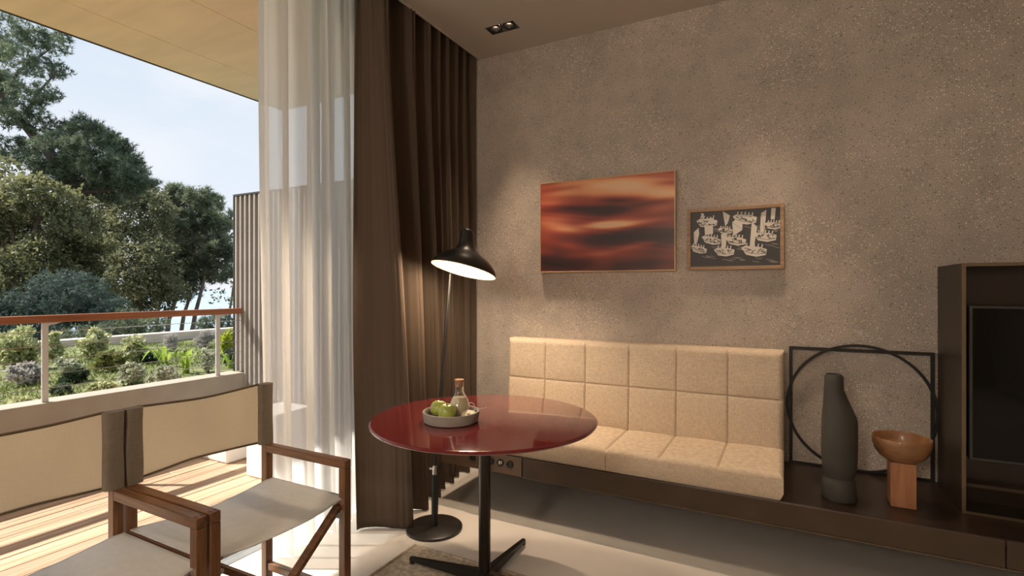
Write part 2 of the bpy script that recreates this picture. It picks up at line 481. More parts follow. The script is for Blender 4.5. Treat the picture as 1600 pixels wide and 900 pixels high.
# ------------------------------------------------------------------ the room shell
YW, XR, YB, CEIL, XC = 3.30, 2.45, -3.2, 3.02, -2.00     # back wall, right wall, rear wall, ceiling, ceiling edge at the curtain slot
XF = -2.42                                               # facade line
struct('floor', MB().box((XF, YB, -.12), (XR, YW, 0)), 'resin_floor')
struct('wall_back', MB().box((-2.60, YW, -.12), (XR + .2, YW + .2, 3.4)), 'wall_concrete')
struct('wall_right', MB().box((XR, YB, -.12), (XR + .2, YW, 3.4)), 'plaster_wall')
struct('wall_rear', MB().box((-2.6, YB - .2, -.12), (XR + .2, YB, 3.4)), 'plaster_wall')
struct('wall_left', MB().box((-2.62, YB, -.12), (XF, -1.2, 3.4)), 'plaster_wall')
struct('trim_1', MB().box((-2.62, -1.2, 3.13), (XF, YW, 3.4)), 'plaster_ceiling')       # lintel over the opening
FIX = [-1.635, -.10, 1.45]; FY0, FY1 = 2.915, 3.018; FW = .103
cl = MB(); cl.box((XC, YB, CEIL), (XR, FY0, 3.4)); cl.box((XC, FY1, CEIL), (XR, YW, 3.4))
xs = [XC]
for x in FIX: xs += [x - FW, x + FW]
xs.append(XR)
for i in range(0, len(xs), 2): cl.box((xs[i], FY0, CEIL), (xs[i + 1], FY1, 3.4))
cl.box((XF, YB, 3.30), (XC, YW, 3.4))
struct('ceiling', cl, 'plaster_ceiling')
struct('trim_2', MB().box((XC - .012, YB, CEIL - .006), (XC, YW, CEIL + .10)), 'plaster_ceiling')
tr = MB()
for x in (-2.10, -2.20): tr.box((x - .012, -1.1, 3.27), (x + .012, YW - .02, 3.30))
struct('trim_3', tr, 'aluminium')

sp_n = 0
def spot(loc, energy, size=math.radians(49), blend=1.0, color=BULB, soft=.022, aim=None):
    l = bpy.data.lights.new('spot', 'SPOT'); l.energy = energy; l.spot_size = size; l.spot_blend = blend; l.color = color; l.shadow_soft_size = soft
    o = bpy.data.objects.new('spot', l); COL.objects.link(o); o.location = loc
    if aim is not None: o.rotation_euler = (Vector(loc) - Vector(aim)).to_track_quat('Z', 'Y').to_euler()
    return o
SPOT_W = [84, 50, 20]
LBL = ['black twin downlight recessed in the ceiling above the sofa\'s left end',
       'black twin downlight recessed in the ceiling above the sofa\'s right end',
       'black twin downlight recessed in the ceiling above the television cabinet']
for x, lab, w in zip(FIX, LBL, SPOT_W):
    t = thing('recessed_downlight', lab, 'downlight', (x, 2.966, CEIL), 'recessed downlights')
    h = MB(); z1 = CEIL + .10
    h.box((x - FW, FY0, CEIL), (x - FW + .004, FY1, z1)); h.box((x + FW - .004, FY0, CEIL), (x + FW, FY1, z1))
    h.box((x - FW, FY0, CEIL), (x + FW, FY0 + .004, z1)); h.box((x - FW, FY1 - .004, CEIL), (x + FW, FY1, z1)); h.box((x - FW, FY0, z1 - .004), (x + FW, FY1, z1))
    obj('housing', h, 'black_metal', t)
    for d in (-.050, .050):
        c = (x + d, 2.966, CEIL)
        ring = MB().lathe([(.046, .012), (.046, .004), (.030, .004), (.026, .018), (.024, .030)], c, 24)
        rg = obj('reflector_ring', ring, 'black_satin', t, True)
        obj('lens', MB().lathe([(0, .028), (.025, .028), (.025, .034), (0, .034)], c, 20), 'spot_glow', rg)
        spot((x + d, 2.966, CEIL + .020), w, aim=(x + d, 2.90, 0), color=(1.0, .74, .52))
# unseen downlights added behind the viewer to brighten the room
for x in (-1.0, .9):
    for y in (-.6,):
        t = thing('fill_downlight', 'added unseen black fill downlight on the ceiling %s' % ('nearer the window' if x < 0 else 'nearer the television wall'), 'downlight', (x, y, CEIL), 'added fill lights behind the viewer')
        obj('can', MB().lathe([(0, 0), (.045, 0), (.045, -.09), (.038, -.09), (.036, -.07)], (x, y, CEIL), 24), 'black_satin', t, True)
        obj('lens', MB().lathe([(0, -.070), (.036, -.070), (.036, -.064), (0, -.064)], (x, y, CEIL), 20), 'spot_glow', t)
        spot((x, y, CEIL - .095), 30, math.radians(120), .8)

# unseen glowing globe added behind the viewer as general fill light
gl_c = Vector((-.70, -2.05, 2.25))
t = thing('fill_globe', 'large white globe added unseen at the rear as fill light', 'fill light', gl_c)
obj('globe', MB().lathe([(.26 * math.sin(PI * i / 20) if 0 < i < 20 else 0, .26 * math.cos(PI * i / 20)) for i in range(21)], gl_c, 32), 'fill_glow', t, True, angle=180)
obj('cord', MB().tube([gl_c + Vector((0, 0, .26)), (gl_c.x, gl_c.y, CEIL)], .004, 8), 'black_metal', t, True)

# ------------------------------------------------------------------ facade: sill track and the parked glass panels
sl = MB(); sl.box((-2.62, -1.2, -.10), (XF, YW, -.012))
for x in (-2.60, -2.545, -2.49, -2.435): sl.box((x, -1.2, -.012), (x + .014, YW, .004))
sl.box((XF, -1.2, -.04), (XF + .05, YW, .003))
struct('trim_4', sl, 'aluminium')
def win(n, x0, y0, y1):
    fr = MB(); z0, z1, w = .004, 3.12, .06
    fr.box((x0, y0, z0), (x0 + .045, y0 + w, z1)); fr.box((x0, y1 - w, z0), (x0 + .045, y1, z1)); fr.box((x0, y0 + w, z0), (x0 + .045, y1 - w, z0 + w)); fr.box((x0, y0 + w, z1 - w), (x0 + .045, y1 - w, z1))
    f = struct('window_%d' % n, fr, 'bronze_metal', loc=(x0, y0, 0))
    obj('pane', MB().box((x0 + .014, y0 + w, z0 + w), (x0 + .030, y1 - w, z1 - w)), 'window_glass', f)
win(1, -2.602, 2.24, 3.29); win(2, -2.50, 2.26, 3.28)

# ------------------------------------------------------------------ curtains
def lerp(a, b, t): return a + (b - a) * t
def smooth(t): t = max(0, min(1, t)); return t * t * (3 - 2 * t)
def fold(ph, sharp=.45):
    v = math.sin(ph); return math.copysign(abs(v) ** (1 - sharp * .5), v)
def curtain_phase(d):
    """turns of the pleat wave at distance d from the near edge: three broad folds, then tight ones"""
    n = 0.0; k = 0.0; st = .005
    while k < d:
        per = .27 if k < .27 else lerp(.25, .115, smooth((k - .27) / .45)); n += st / per; k += st
    return n
CP = [curtain_phase(1.17 * i / 400) for i in range(401)]
def brown_curtain(u, v):
    s, h = u, v                       # s from the near edge to the wall, h from floor up
    d = 1.17 * s
    y = 2.135 + d * .972
    z = .008 + h * 3.245
    low = (1 - h)
    i = min(399, int(s * 400)); n = lerp(CP[i], CP[i + 1], s * 400 - i)
    ph = 2 * PI * (n - .28) + .35 * math.sin(4 * s + 1.6 * h)
    near = 1 - smooth(s / .85)
    amp = lerp(.056, .122, near) * lerp(.5, 1.05, smooth(low * 1.3))
    x = -2.075 + amp * fold(ph, .3)
    x += near * (.02 + .115 * low ** 1.25)
    x += .014 * math.sin(ph * .5 + 2.2 * h) * low
    pin = smooth((h - .74) / .2)
    x += pin * .013 * math.sin(2 * PI * 26 * s + .7) * (1 if s > .25 else .6)
    y += .022 * math.cos(ph) * lerp(.4, 1.2, low) - near * .01 * low + .02 * near * low ** 1.3 * smooth(s / .12)
    if s > .93: x = lerp(x, -2.02, (s - .93) / .07 * .7)
    return Vector((x, min(y, 3.285), z))
cu = MB(); cu.grid(brown_curtain, 330, 46)
cob = obj('blackout_curtain', cu, 'curtain_fabric', None, True, loc=(-2.08, 2.7, 0), angle=180)
tag(cob, 'dark brown floor-length pleated curtain drawn to the concrete wall behind the lamp', 'curtain')
sm = cob.modifiers.new('thickness', 'SOLIDIFY'); sm.thickness = .003
def sheer(u, v):
    s, h = u, v; low = 1 - h
    y = 1.625 + .70 * s; z = .010 + h * 3.245
    ph = 2 * PI * (5.2 * s ** .92) + .5 * math.sin(6 * s + 2 * h) + .8 * low
    x = -2.235 + .040 * fold(ph, .2) * lerp(.7, 1.1, low) + .010 * math.sin(2.3 * ph + 4 * h) + .06 * low ** 2 * (1 - s)
    y += .030 * math.cos(ph) + .02 * low
    if s < .02: y = 1.625 + .70 * s + .03
    return Vector((x, y, z))
sh = MB(); sh.grid(sheer, 200, 40)
so = obj('sheer_curtain', sh, 'sheer_fabric', None, True, loc=(-2.2, 2.0, 0), angle=180)
tag(so, 'white translucent sheer curtain hanging in soft folds beside the open balcony', 'curtain')

# ------------------------------------------------------------------ bench with sockets
YF, BT, BB = 2.66, .36, .25           # bench front, top, underside
bench = thing('floating_bench', 'long dark brown wall-mounted bench shelf running under sofa and television cabinet', 'bench', (0, YW, BT))
obj('bench_top', MB().box((-1.90, YF + .006, BT - .022), (XR - .002, YW - .001, BT), .002), 'bench_lacquer', bench)
obj('bench_carcass', MB().box((-1.90, YF + .04, BB + .01), (XR - .002, YW - .001, BT - .022)), 'bench_lacquer', bench)
for a, b in ((-1.335, .745), (.749, XR - .002)):
    fp = obj('front_panel', MB().box((a, YF, BB), (b, YF + .02, BT - .003), .002), 'bench_front', bench)
    obj('edge_strip', MB().box((a, YF - .003, BB - .004), (b, YF + .02, BB)), 'bronze_edge', fp)
pl = obj('socket_panel', MB().box((-1.90, YF - .004, BB), (-1.339, YF + .02, BT - .003), .002), 'socket_plate', bench, label='paler bronze panel with a row of round sockets')
def x_on(px, y):
    u = (px - 800) / FPX; d = FWD + RGT * u; return d.x * y / d.y
for px, kind in ((739, 0), (754, 0), (768, 1), (782.5, 2), (797.5, 1)):
    x = x_on(px, YF); z = .312
    R = Matrix.Rotation(PI / 2, 3, 'X')
    sb = MB().lathe([(0, .001), (.017, .001), (.0185, .005), (.021, .006), (.022, 0)], (x, YF - .004, z), 24, R)
    if kind == 1: sb.box((x - .010, YF - .008, z - .0035), (x + .010, YF - .0045, z + .0035))
    so_ = obj('socket', sb, 'black_satin', pl, True)
    if kind == 2:
        # pale keyed jack face
        k = MB(); k.box((x - .011, YF - .0075, z - .009), (x - .006, YF - .005, z + .009)); k.box((x + .006, YF - .0075, z - .004), (x + .011, YF - .005, z + .009)); k.box((x - .006, YF - .0075, z + .004), (x + .006, YF - .005, z + .009)); k.box((x - .006, YF - .0075, z - .009), (x + .002, YF - .005, z - .004))
        obj('socket_face', k, 'paper_white', pl, label='white keyed socket insert')

# ------------------------------------------------------------------ sofa
SX0, SX1 = -1.68, -.012
def cushion(L, H, T, r, nx, nz, puff, colw, rows, f, groove=.006):
    """padded slab: front grid with quilting grooves, rolled edges, straight sides; f maps (a, b, c) to world, c outward"""
    mb = MB(); bm = mb.bm
    def coords(n, Lg):
        base = [i / n * Lg for i in range(n + 1)]
        seams = [k + o for k in (colw if Lg == L else rows) for o in (-.016, -.010, -.006, -.003, 0, .003, .006, .010, .016)]
        extra = [r * (1 - math.cos(k / 5 * PI / 2)) for k in range(1, 5)]
        q = sorted(set([round(x, 5) for x in base if r < x < Lg - r] + [0, r, Lg, Lg - r] + [round(x, 5) for x in extra] + [round(Lg - x, 5) for x in extra] + [round(x, 5) for x in seams]))
        return q
    A = coords(nx, L); B = coords(nz, H)
    def drop(d): return 0 if d >= r else r - math.sqrt(max(0, r * r - (r - d) ** 2))
    def seam(a, b):
        g = 0
        da = min([abs(a - k) for k in colw] or [9]); db = min([abs(b - k) for k in rows] or [9])
        g += max(groove * math.exp(-(da / .0055) ** 2), groove * math.exp(-(db / .0055) ** 2))
        g += .35 * groove * math.exp(-((da ** 2 + db ** 2) / .05 ** 2)) if colw and rows else 0
        wa = min(da, .10) / .10; wb = min(db, .10) / .10
        return g - puff * (1 - (1 - wa) ** 2) * (1 - (1 - wb) ** 2)
    V = []
    for a in A:
        row = []
        for b in B:
            c = T - max(drop(min(a, L - a)), drop(min(b, H - b)))
            e = min(min(a, L - a), min(b, H - b))
            c -= seam(a, b) * min(1, e / .03 + (.25 if e < .03 else 0))
            row.append(bm.verts.new(f(a, b, c)))
        V.append(row)
    for i in range(len(A) - 1):
        for j in range(len(B) - 1): bm.faces.new((V[i][j], V[i + 1][j], V[i + 1][j + 1], V[i][j + 1]))
    loop = [(i, 0) for i in range(len(A))] + [(len(A) - 1, j) for j in range(1, len(B))] + [(i, len(B) - 1) for i in range(len(A) - 2, -1, -1)] + [(0, j) for j in range(len(B) - 2, 0, -1)]
    front = [V[i][j] for i, j in loop]
    mid = [bm.verts.new(f(A[i], B[j], T * .3)) for i, j in loop]
    cx, cz = L / 2, H / 2
    back = []
    for i, j in loop:
        a, b = A[i], B[j]
        back.append(bm.verts.new(f(min(max(a, .015), L - .015), min(max(b, .015), H - .015), 0)))
    n = len(loop)
    for p, q in ((front, mid), (mid, back)):
        for k in range(n):
            try: bm.faces.new((p[k], p[(k + 1) % n], q[(k + 1) % n], q[k]))
            except ValueError: pass
    bmesh.ops.remove_doubles(bm, verts=bm.verts[:], dist=1e-5)
    ed = [e for e in bm.edges if len(e.link_faces) == 1]
    if ed: bmesh.ops.holes_fill(bm, edges=ed, sides=0)
    return mb
sofa = thing('tufted_sofa', 'low beige fabric sofa with a square-tufted back, resting on the dark bench', 'sofa', (-.85, 2.98, BT))
LW = SX1 - SX0; cw = LW / 6
cols = [cw * k for k in range(1, 6)]
SB = lambda b: 3.250 + .030 * (b / .64)
def back_map(a, b, c): return Vector((SX0 + a, SB(b) - c, .363 + b))
bk = obj('backrest', cushion(LW, .628, .150, .030, 150, 60, .007, cols, [.370], back_map), 'sofa_fabric', sofa, True, angle=60)
def seat_map(a, b, c): return Vector((SX0 + a, YF - .004 + b, BT + .001 + c))
se = obj('seat', cushion(LW, .445, .118, .024, 150, 40, .006, cols, [], seat_map, .006), 'sofa_fabric', sofa, True, angle=60)
for k in range(1, 6):
    x = SX0 + cw * k
    yt = lambda b: SB(b) - .150 + .0048
    cross = lambda b: .0025 * math.exp(-((b - .37) / .05) ** 2)
    obj('seam', MB().tube([(x, yt(b) + cross(b), .363 + b) for b in [.14 + .0235 * i for i in range(20)]], .0014, 6), 'seam_thread', bk)
    obj('seam', MB().tube([(x, YF - .004 + b, BT + .118 - .0050) for b in [.026 + .039 * i for i in range(11)]], .0014, 6), 'seam_thread', se)
hs = []
for i in range(121):
    a = .02 + (LW - .04) * i / 120
    hs.append((SX0 + a, SB(.37) - .150 + .0048 + .0025 * math.exp(-(min(abs(a - k) for k in cols) / .05) ** 2), .363 + .37))
obj('seam', MB().tube(hs, .0014, 6), 'seam_thread', bk)
obj('seam', MB().tube([(SX0 + cw * 3, YF - .0045, BT + .006 + .0095 * i) for i in range(10)], .0015, 5), 'seam_thread', se)

# ------------------------------------------------------------------ pictures on the wall
def sea_colour(u, v):
    """u to the right, v up: rippled red water, a flat print"""
    def g(cx, cy, sx_, sy, tilt=0):
        dx = (u - cx); dy = (v - cy - tilt * dx); return math.exp(-(dx / sx_) ** 2 - (dy / sy) ** 2)
    L = .35 + .10 * (v - .5)
    L += .60 * g(.55, .93, .45, .07, -.10) + .55 * g(.92, .79, .34, .07, -.18) + .30 * g(.30, .86, .30, .045, -.12) + .22 * g(.10, .78, .2, .05)
    L += .85 * g(.53, .495, .17, .038) + .40 * g(.22, .47, .14, .045, -.2) + .26 * g(.75, .50, .2, .03, .1)
    L += .22 * g(.08, .55, .18, .10) + .16 * g(.9, .62, .22, .05, .12) + .17 * g(.42, .18, .16, .035) + .12 * g(.72, .25, .2, .03, .28) + .12 * g(.25, .28, .22, .04, -.3)
    L -= .28 * g(.45, .66, .36, .055, -.12) + .26 * g(.55, .35, .33, .07) + .24 * g(.12, .10, .3, .10) + .22 * g(.92, .36, .2, .10) + .20 * g(.62, .75, .18, .03, -.1) + .18 * g(.2, .93, .25, .03, .1) + .12 * g(.8, .06, .3, .08) + .16 * g(.95, .88, .14, .03) + .20 * g(.9, .70, .2, .03, .1)
    L += .035 * math.sin(26 * v + 5 * math.sin(3.2 * u + 2 * v)) + .02 * math.sin(60 * v + 7 * math.sin(4 * u + 9 * v))
    L = max(0, min(1, L))
    stops = [(0, srgb(40, 24, 20)), (.18, srgb(72, 38, 32)), (.36, srgb(146, 64, 48)), (.55, srgb(192, 102, 72)), (.78, srgb(232, 162, 114)), (1, srgb(238, 196, 152))]
    for (p0, a), (p1, b) in zip(stops, stops[1:]):
        if L <= p1:
            t = (L - p0) / (p1 - p0); return tuple(a[i] + (b[i] - a[i]) * t for i in range(3))
    return stops[-1][1]
def frame_bars(x0, x1, z0, z1, y0, y1, w, mat, parent):
    obj('frame_bar', MB().box((x0, y0, z0), (x0 + w, y1, z1), .001, 1), mat, parent); obj('frame_bar', MB().box((x1 - w, y0, z0), (x1, y1, z1), .001, 1), mat, parent)
    obj('frame_bar', MB().box((x0 + w, y0, z0), (x1 - w, y1, z0 + w), .001, 1), mat, parent); obj('frame_bar', MB().box((x0 + w, y0, z1 - w), (x1 - w, y1, z1), .001, 1), mat, parent)
px0, px1, pz0, pz1 = -1.504, -.598, 1.436, 2.050
PY = YW - .036
t = thing('seascape_print', 'large wide red and orange print of rippled water in a thin pale frame', 'picture', ((px0 + px1) / 2, YW, pz0))
obj('backing', MB().box((px0 + .004, PY + .008, pz0 + .004), (px1 - .004, YW - .001, pz1 - .004)), 'frame_brass', t)
frame_bars(px0, px1, pz0, pz1, PY, YW - .002, .0065, 'frame_brass', t)
pg = MB(); nx, nz = 150, 110
pg.grid(lambda u, v: Vector((px0 + .006 + u * (px1 - px0 - .012), PY + .004, pz0 + .006 + v * (pz1 - pz0 - .012))), nx, nz)
po = obj('print', pg, 'print_sea', t)
ca = po.data.color_attributes.new('print', 'FLOAT_COLOR', 'POINT')
buf = []
for i in range(nx + 1):
    for j in range(nz + 1): buf += [*sea_colour(i / nx, j / nz), 1]
ca.data.foreach_set('color', buf)

bx0, bx1, bz0, bz1 = -.531, -.012, 1.437, 1.802
BY = YW - .030
t = thing('boat_drawing', 'small framed black and white drawing of sailing boats, right of the red print', 'picture', ((bx0 + bx1) / 2, YW, bz0))
obj('backing', MB().box((bx0 + .006, BY + .012, bz0 + .006), (bx1 - .006, YW - .001, bz1 - .006)), 'paper_black', t)
frame_bars(bx0, bx1, bz0, bz1, BY, YW - .002, .020, 'frame_oak', t)
rnd = random.Random(5)
FWd, FHd = bx1 - bx0 - .04, bz1 - bz0 - .04
def dp(q, lift): return (bx0 + .02 + q[0] * FWd, BY + .0115 - lift, bz0 + .02 + (1 - q[1]) * FHd)
def ribbon(mb, pts, w, lift):
    for (a, b) in zip(pts, pts[1:]):
        dx, dy = b[0] - a[0], (b[1] - a[1]) * FHd / FWd
        L = math.hypot(dx, dy) or 1; nx_, ny_ = -dy / L * w, dx / L * w * FWd / FHd
        q = [(a[0] + nx_, a[1] + ny_), (b[0] + nx_, b[1] + ny_), (b[0] - nx_, b[1] - ny_), (a[0] - nx_, a[1] - ny_)]
        q = [(min(1, max(0, x)), min(1, max(0, y))) for x, y in q]
        try: mb.poly([dp(x, lift) for x in q])
        except Exception: pass
white, ink, grey = MB(), MB(), MB()
# boats as (x, y, length, tilt, sails); x right, y down, fractions of the sheet
sails = [[(.12, .02), (.15, .02), (.155, .12), (.14, .13)], [(.165, .13), (.25, .11), (.255, .40), (.175, .42)], [(.38, .0), (.45, .09), (.43, .22), (.405, .28)],
         [(.36, .42), (.42, .38), (.405, .66), (.365, .68)], [(.49, .22), (.54, .13), (.59, .18), (.585, .36), (.50, .46)], [(.70, .22), (.75, .32), (.72, .68), (.68, .68)],
         [(.80, .08), (.85, .03), (.83, .42), (.79, .42)], [(.91, .0), (.95, .0), (.94, .20), (.905, .20)], [(.04, .36), (.09, .28), (.095, .40), (.07, .58), (.045, .58)]]
boats = [(.19, .20, .22, .02), (.09, .68, .18, .22), (.24, .52, .20, .22), (.40, .36, .15, .10), (.39, .74, .21, .02), (.52, .55, .21, .12), (.62, .17, .24, .10), (.72, .74, .25, .10), (.84, .50, .22, .08), (.93, .31, .17, .08)]
for bx, by, bl, ti in boats:
    def loc(a, b): return (bx + a * bl * 1.12, by + b * bl * 1.45 + ti * a * bl * 1.5)
    hull = [loc(*q) for q in ((-.5, -.12), (-.35, -.24), (.2, -.22), (.5, -.12), (.46, .16), (.1, .27), (-.3, .2))]
    white.poly([dp((min(1, max(0, x)), min(1, max(0, y))), .0004) for x, y in hull])
    for k in range(16):
        a = rnd.uniform(-.38, .34); b = rnd.uniform(-.12, .1)
        p = [(a, b), (a + rnd.uniform(-.08, .12), b + rnd.uniform(-.1, .1)), (a + rnd.uniform(0, .16), b + rnd.uniform(-.08, .1))]
        ribbon(ink, [loc(*q) for q in p], .0030, .0008)
    ribbon(ink, [loc(-.44, .0), loc(-.2, .10), loc(.15, .14), loc(.45, .06)], .0022, .0008)
    for k in range(5):     # crew as short strokes above the gunwale
        a = -.3 + .15 * k; ribbon(white, [loc(a, -.18), loc(a + .03, -.34 - rnd.random() * .08)], .006, .0004)
    for k in range(8):     # wake strokes
        a = rnd.uniform(-.1, .8); b = .30 + rnd.uniform(0, .22); q = [loc(a, b), loc(a + .12, b + .03), loc(a + .26, b + rnd.uniform(.0, .08))]
        if all(0 < x < 1 and 0 < y < 1 for x, y in q): ribbon(grey, q, .0035, .0003)
def wide(q):
    mx_ = sum(p[0] for p in q) / len(q); return [(min(.995, max(.005, mx_ + (p[0] - mx_) * 1.18)), min(.995, max(.005, p[1]))) for p in q]
sails = [wide(q) for q in sails]
for s_ in sails: white.poly([dp(q, .0006) for q in s_])
for s_ in sails[::2]:
    a, b = s_[0], s_[-2]; ribbon(ink, [a, ((a[0] + b[0]) / 2 + .008, (a[1] + b[1]) / 2), b], .0012, .0010)
sheet = obj('sheet', MB().box((bx0 + .018, BY + .0115, bz0 + .018), (bx1 - .018, BY + .0135, bz1 - .018)), 'paper_black', t)
obj('white_ink', white, 'paper_white', sheet, recalc=False)['kind'] = 'stuff'; obj('grey_ink', grey, 'paper_grey', sheet, recalc=False)['kind'] = 'stuff'; obj('black_ink', ink, 'paper_black', sheet, recalc=False)['kind'] = 'stuff'

# ------------------------------------------------------------------ metal wall sculpture: square frame and ring
t = thing('frame_sculpture', 'thin black metal square frame with a ring across it, leaning on the concrete wall', 'sculpture', (.33, YW, BT))
q0, q1 = .012, .655; w = .016
fy0, fy1 = YW - .016, YW - .001
sq = MB(); sq.box((q0, fy0, BT), (q0 + w, fy1, 1.006)); sq.box((q1 - w, fy0, BT), (q1, fy1, 1.006)); sq.box((q0 + w, fy0, 1.006 - w), (q1 - w, fy1, 1.006)); sq.box((q0 + w, fy0, BT), (q1 - w, fy1, BT + w * .6))
obj('square_frame', sq, 'black_metal', t)
R0 = .331; rc = (.334, .695)
ring = MB(); prof = []
ringpts = 72
V = [[ring.bm.verts.new((rc[0] + (R0 + dr) * math.cos(2 * PI * k / ringpts), fy0 - .001 + dy, rc[1] + (R0 + dr) * math.sin(2 * PI * k / ringpts))) for dr, dy in ((-.007, 0), (.007, 0), (.007, -.012), (-.007, -.012))] for k in range(ringpts)]
for k in range(ringpts):
    A, B = V[k], V[(k + 1) % ringpts]
    for j in range(4): ring.bm.faces.new((A[j], A[(j + 1) % 4], B[(j + 1) % 4], B[j]))
obj('ring', ring, 'black_metal', t, True)

# ------------------------------------------------------------------ vase and pedestal bowl on the bench
vc = Vector((.215, 2.835, BT))
rows = [(330, 155, 205), (338, 153, 207), (352, 152, 207), (375, 151, 208), (400, 150, 219), (430, 149, 234), (455, 147.5, 246), (464, 147, 248.5), (500, 146, 249), (540, 145, 249), (575, 146, 248), (600, 148, 246), (618, 151, 242), (627, 155, 237), (630, 155, 237), (634, 150, 240), (655, 148, 243.5), (688, 145, 247), (692, 147, 245)]
kx = .001645 / 1.17; kz = .573 / 362
def vrow(yc, a, b): return ((b - a) / 2 * kx, (692 - yc) * kz, RGT * (((a + b) / 2 - 197) * kx))
prof = [vrow(*r_) for r_ in rows]
inner = [(prof[2][0] * .82, prof[3][1], prof[2][2]), (prof[0][0] * .86, prof[0][1] - .006, prof[0][2])]
full = inner + [(prof[0][0] * .9, prof[0][1], prof[0][2])] + prof[1:] + [(0, 0, prof[-1][2])]
t = thing('clay_vase', 'tall dark grey clay vase with one sloping shoulder, standing on the bench before the ring', 'vase', vc)
k_foot = len(full) - 6
obj('vase_body', MB().lathe(full[:k_foot + 1], vc, 44), 'vase_clay', t, True, angle=50)
obj('vase_foot', MB().lathe(full[k_foot:], vc, 44), 'vase_clay', t, True, angle=50)
bc = Vector((.455, 2.88, BT))
t = thing('pedestal_bowl', 'round wooden bowl on a square reddish wooden block, standing right of the dark vase', 'bowl', bc)
obj('pedestal', MB().box((bc.x - .047, bc.y - .047, BT), (bc.x + .047, bc.y + .047, BT + .196), .003), 'post_wood', t)
bp = [(0, .192), (.035, .193), (.060, .200), (.085, .218), (.102, .243), (.110, .275), (.112, .300), (.110, .303), (.107, .300), (.103, .275), (.094, .248), (.075, .226), (.045, .212), (0, .208)]
obj('bowl', MB().lathe(bp, bc, 48), 'bowl_wood', t, True)

# ------------------------------------------------------------------ television cabinet
cx0, cx1, cy0, cz1 = .668, 2.08, 2.89, 1.436
cabt = thing('media_cabinet', 'dark bronze open-fronted cabinet on the bench holding the television', 'cabinet', (1.37, 3.1, BT))
T = .012
for a in (cx0, cx1 - T):
    p = obj('side_panel', MB().box((a, cy0, BT + .001), (a + T, YW - .002, cz1)), 'bronze_metal', cabt)
    obj('edge_strip', MB().box((a - .001, cy0 - .004, BT + .001), (a + T + .001, cy0, cz1 + .001)), 'bronze_edge', p)
p = obj('top_panel', MB().box((cx0 + T, cy0, cz1 - T), (cx1 - T, YW - .002, cz1)), 'bronze_metal', cabt)
obj('edge_strip', MB().box((cx0 + T + .001, cy0 - .004, cz1 - T - .001), (cx1 - T - .001, cy0, cz1 + .001)), 'bronze_edge', p)
p = obj('bottom_panel', MB().box((cx0 + T, cy0, BT + .001), (cx1 - T, YW - .002, BT + T)), 'bronze_metal', cabt)
obj('edge_strip', MB().box((cx0 + T + .001, cy0 - .004, BT + .001), (cx1 - T - .001, cy0, BT + T + .001)), 'bronze_edge', p)
obj('back_panel', MB().box((cx0 + T, 3.04, BT + T), (cx1 - T, 3.06, cz1 - T)), 'bench_lacquer', cabt)
obj('ledge', MB().box((cx0 + T, 2.985, BT + .09), (cx1 - T, 3.04, BT + .105)), 'bench_front', cabt)
tv = thing('television', 'wide black flat television set inside the bronze cabinet', 'television', (1.37, 3.0, .574))
tx0, tx1, tz0, tz1, ty = .712, 1.99, .574, 1.252, 2.972
obj('tv_case', MB().box((tx0 + .004, ty + .006, tz0 + .004), (tx1 - .004, 3.0395, tz1 - .004)), 'tv_black', tv)
frame_bars(tx0, tx1, tz0, tz1, ty, ty + .02, .012, 'tv_bezel', tv)
obj('screen', MB().box((tx0 + .012, ty + .003, tz0 + .012), (tx1 - .012, ty + .006, tz1 - .012)), 'tv_screen', tv)

# ------------------------------------------------------------------ round table
TC = Vector((-1.19, 1.995, 0)); TH, TR = .755, .498
tb = thing('round_table', 'round glossy dark red pedestal table with dark steel column and cross foot', 'table', TC)
top = obj('tabletop', MB().lathe([(0, TH), (TR - .012, TH), (TR - .003, TH - .0015), (TR, TH - .005), (TR - .001, TH - .009)], TC, 96), 'red_lacquer', tb, True)
obj('table_rim', MB().lathe([(TR - .001, TH - .009), (TR - .004, TH - .013), (TR - .03, TH - .020), (0, TH - .022)], TC, 96), 'edge_reflection', top, True, label='bevelled underside of the red top, its pale reflection coloured in')
obj('top_plate', MB().lathe([(0, TH - .022), (.11, TH - .022), (.11, TH - .030), (0, TH - .030)], TC, 40), 'dark_column', tb, True)
obj('column', MB().lathe([(0, TH - .030), (.0265, TH - .030), (.0265, .03), (0, .03)], TC, 32), 'dark_column', tb, True)
for d in ((-1, -.02), (-.02, 1), (1, .02), (.02, -1)):
    D = Vector((d[0], d[1], 0)).normalized(); Nn = Vector((-D.y, D.x, 0))
    m_ = MB(); L = .41
    P = lambda a, s, z: TC + D * a + Nn * s + Vector((0, 0, z))
    v = [m_.bm.verts.new(P(*q)) for q in ((0, -.020, .022), (0, .020, .022), (L, .012, .022), (L, -.012, .022), (0, -.017, .075), (0, .017, .075), (L, .010, .040), (L, -.010, .040))]
    for f in ((3, 2, 1, 0), (4, 5, 6, 7), (0, 1, 5, 4), (1, 2, 6, 5), (2, 3, 7, 6), (3, 0, 4, 7)): m_.bm.faces.new([v[i] for i in f])
    bmesh.ops.bevel(m_.bm, geom=m_.bm.edges[:], offset=.003, segments=2, affect='EDGES')
    ft = obj('foot', m_, 'black_satin', tb)
    obj('glide', MB().lathe([(0, .0125), (.012, .0125), (.014, .016), (.012, .026), (0, .026)], P(L - .012, 0, 0), 18), 'black_metal', ft, True)

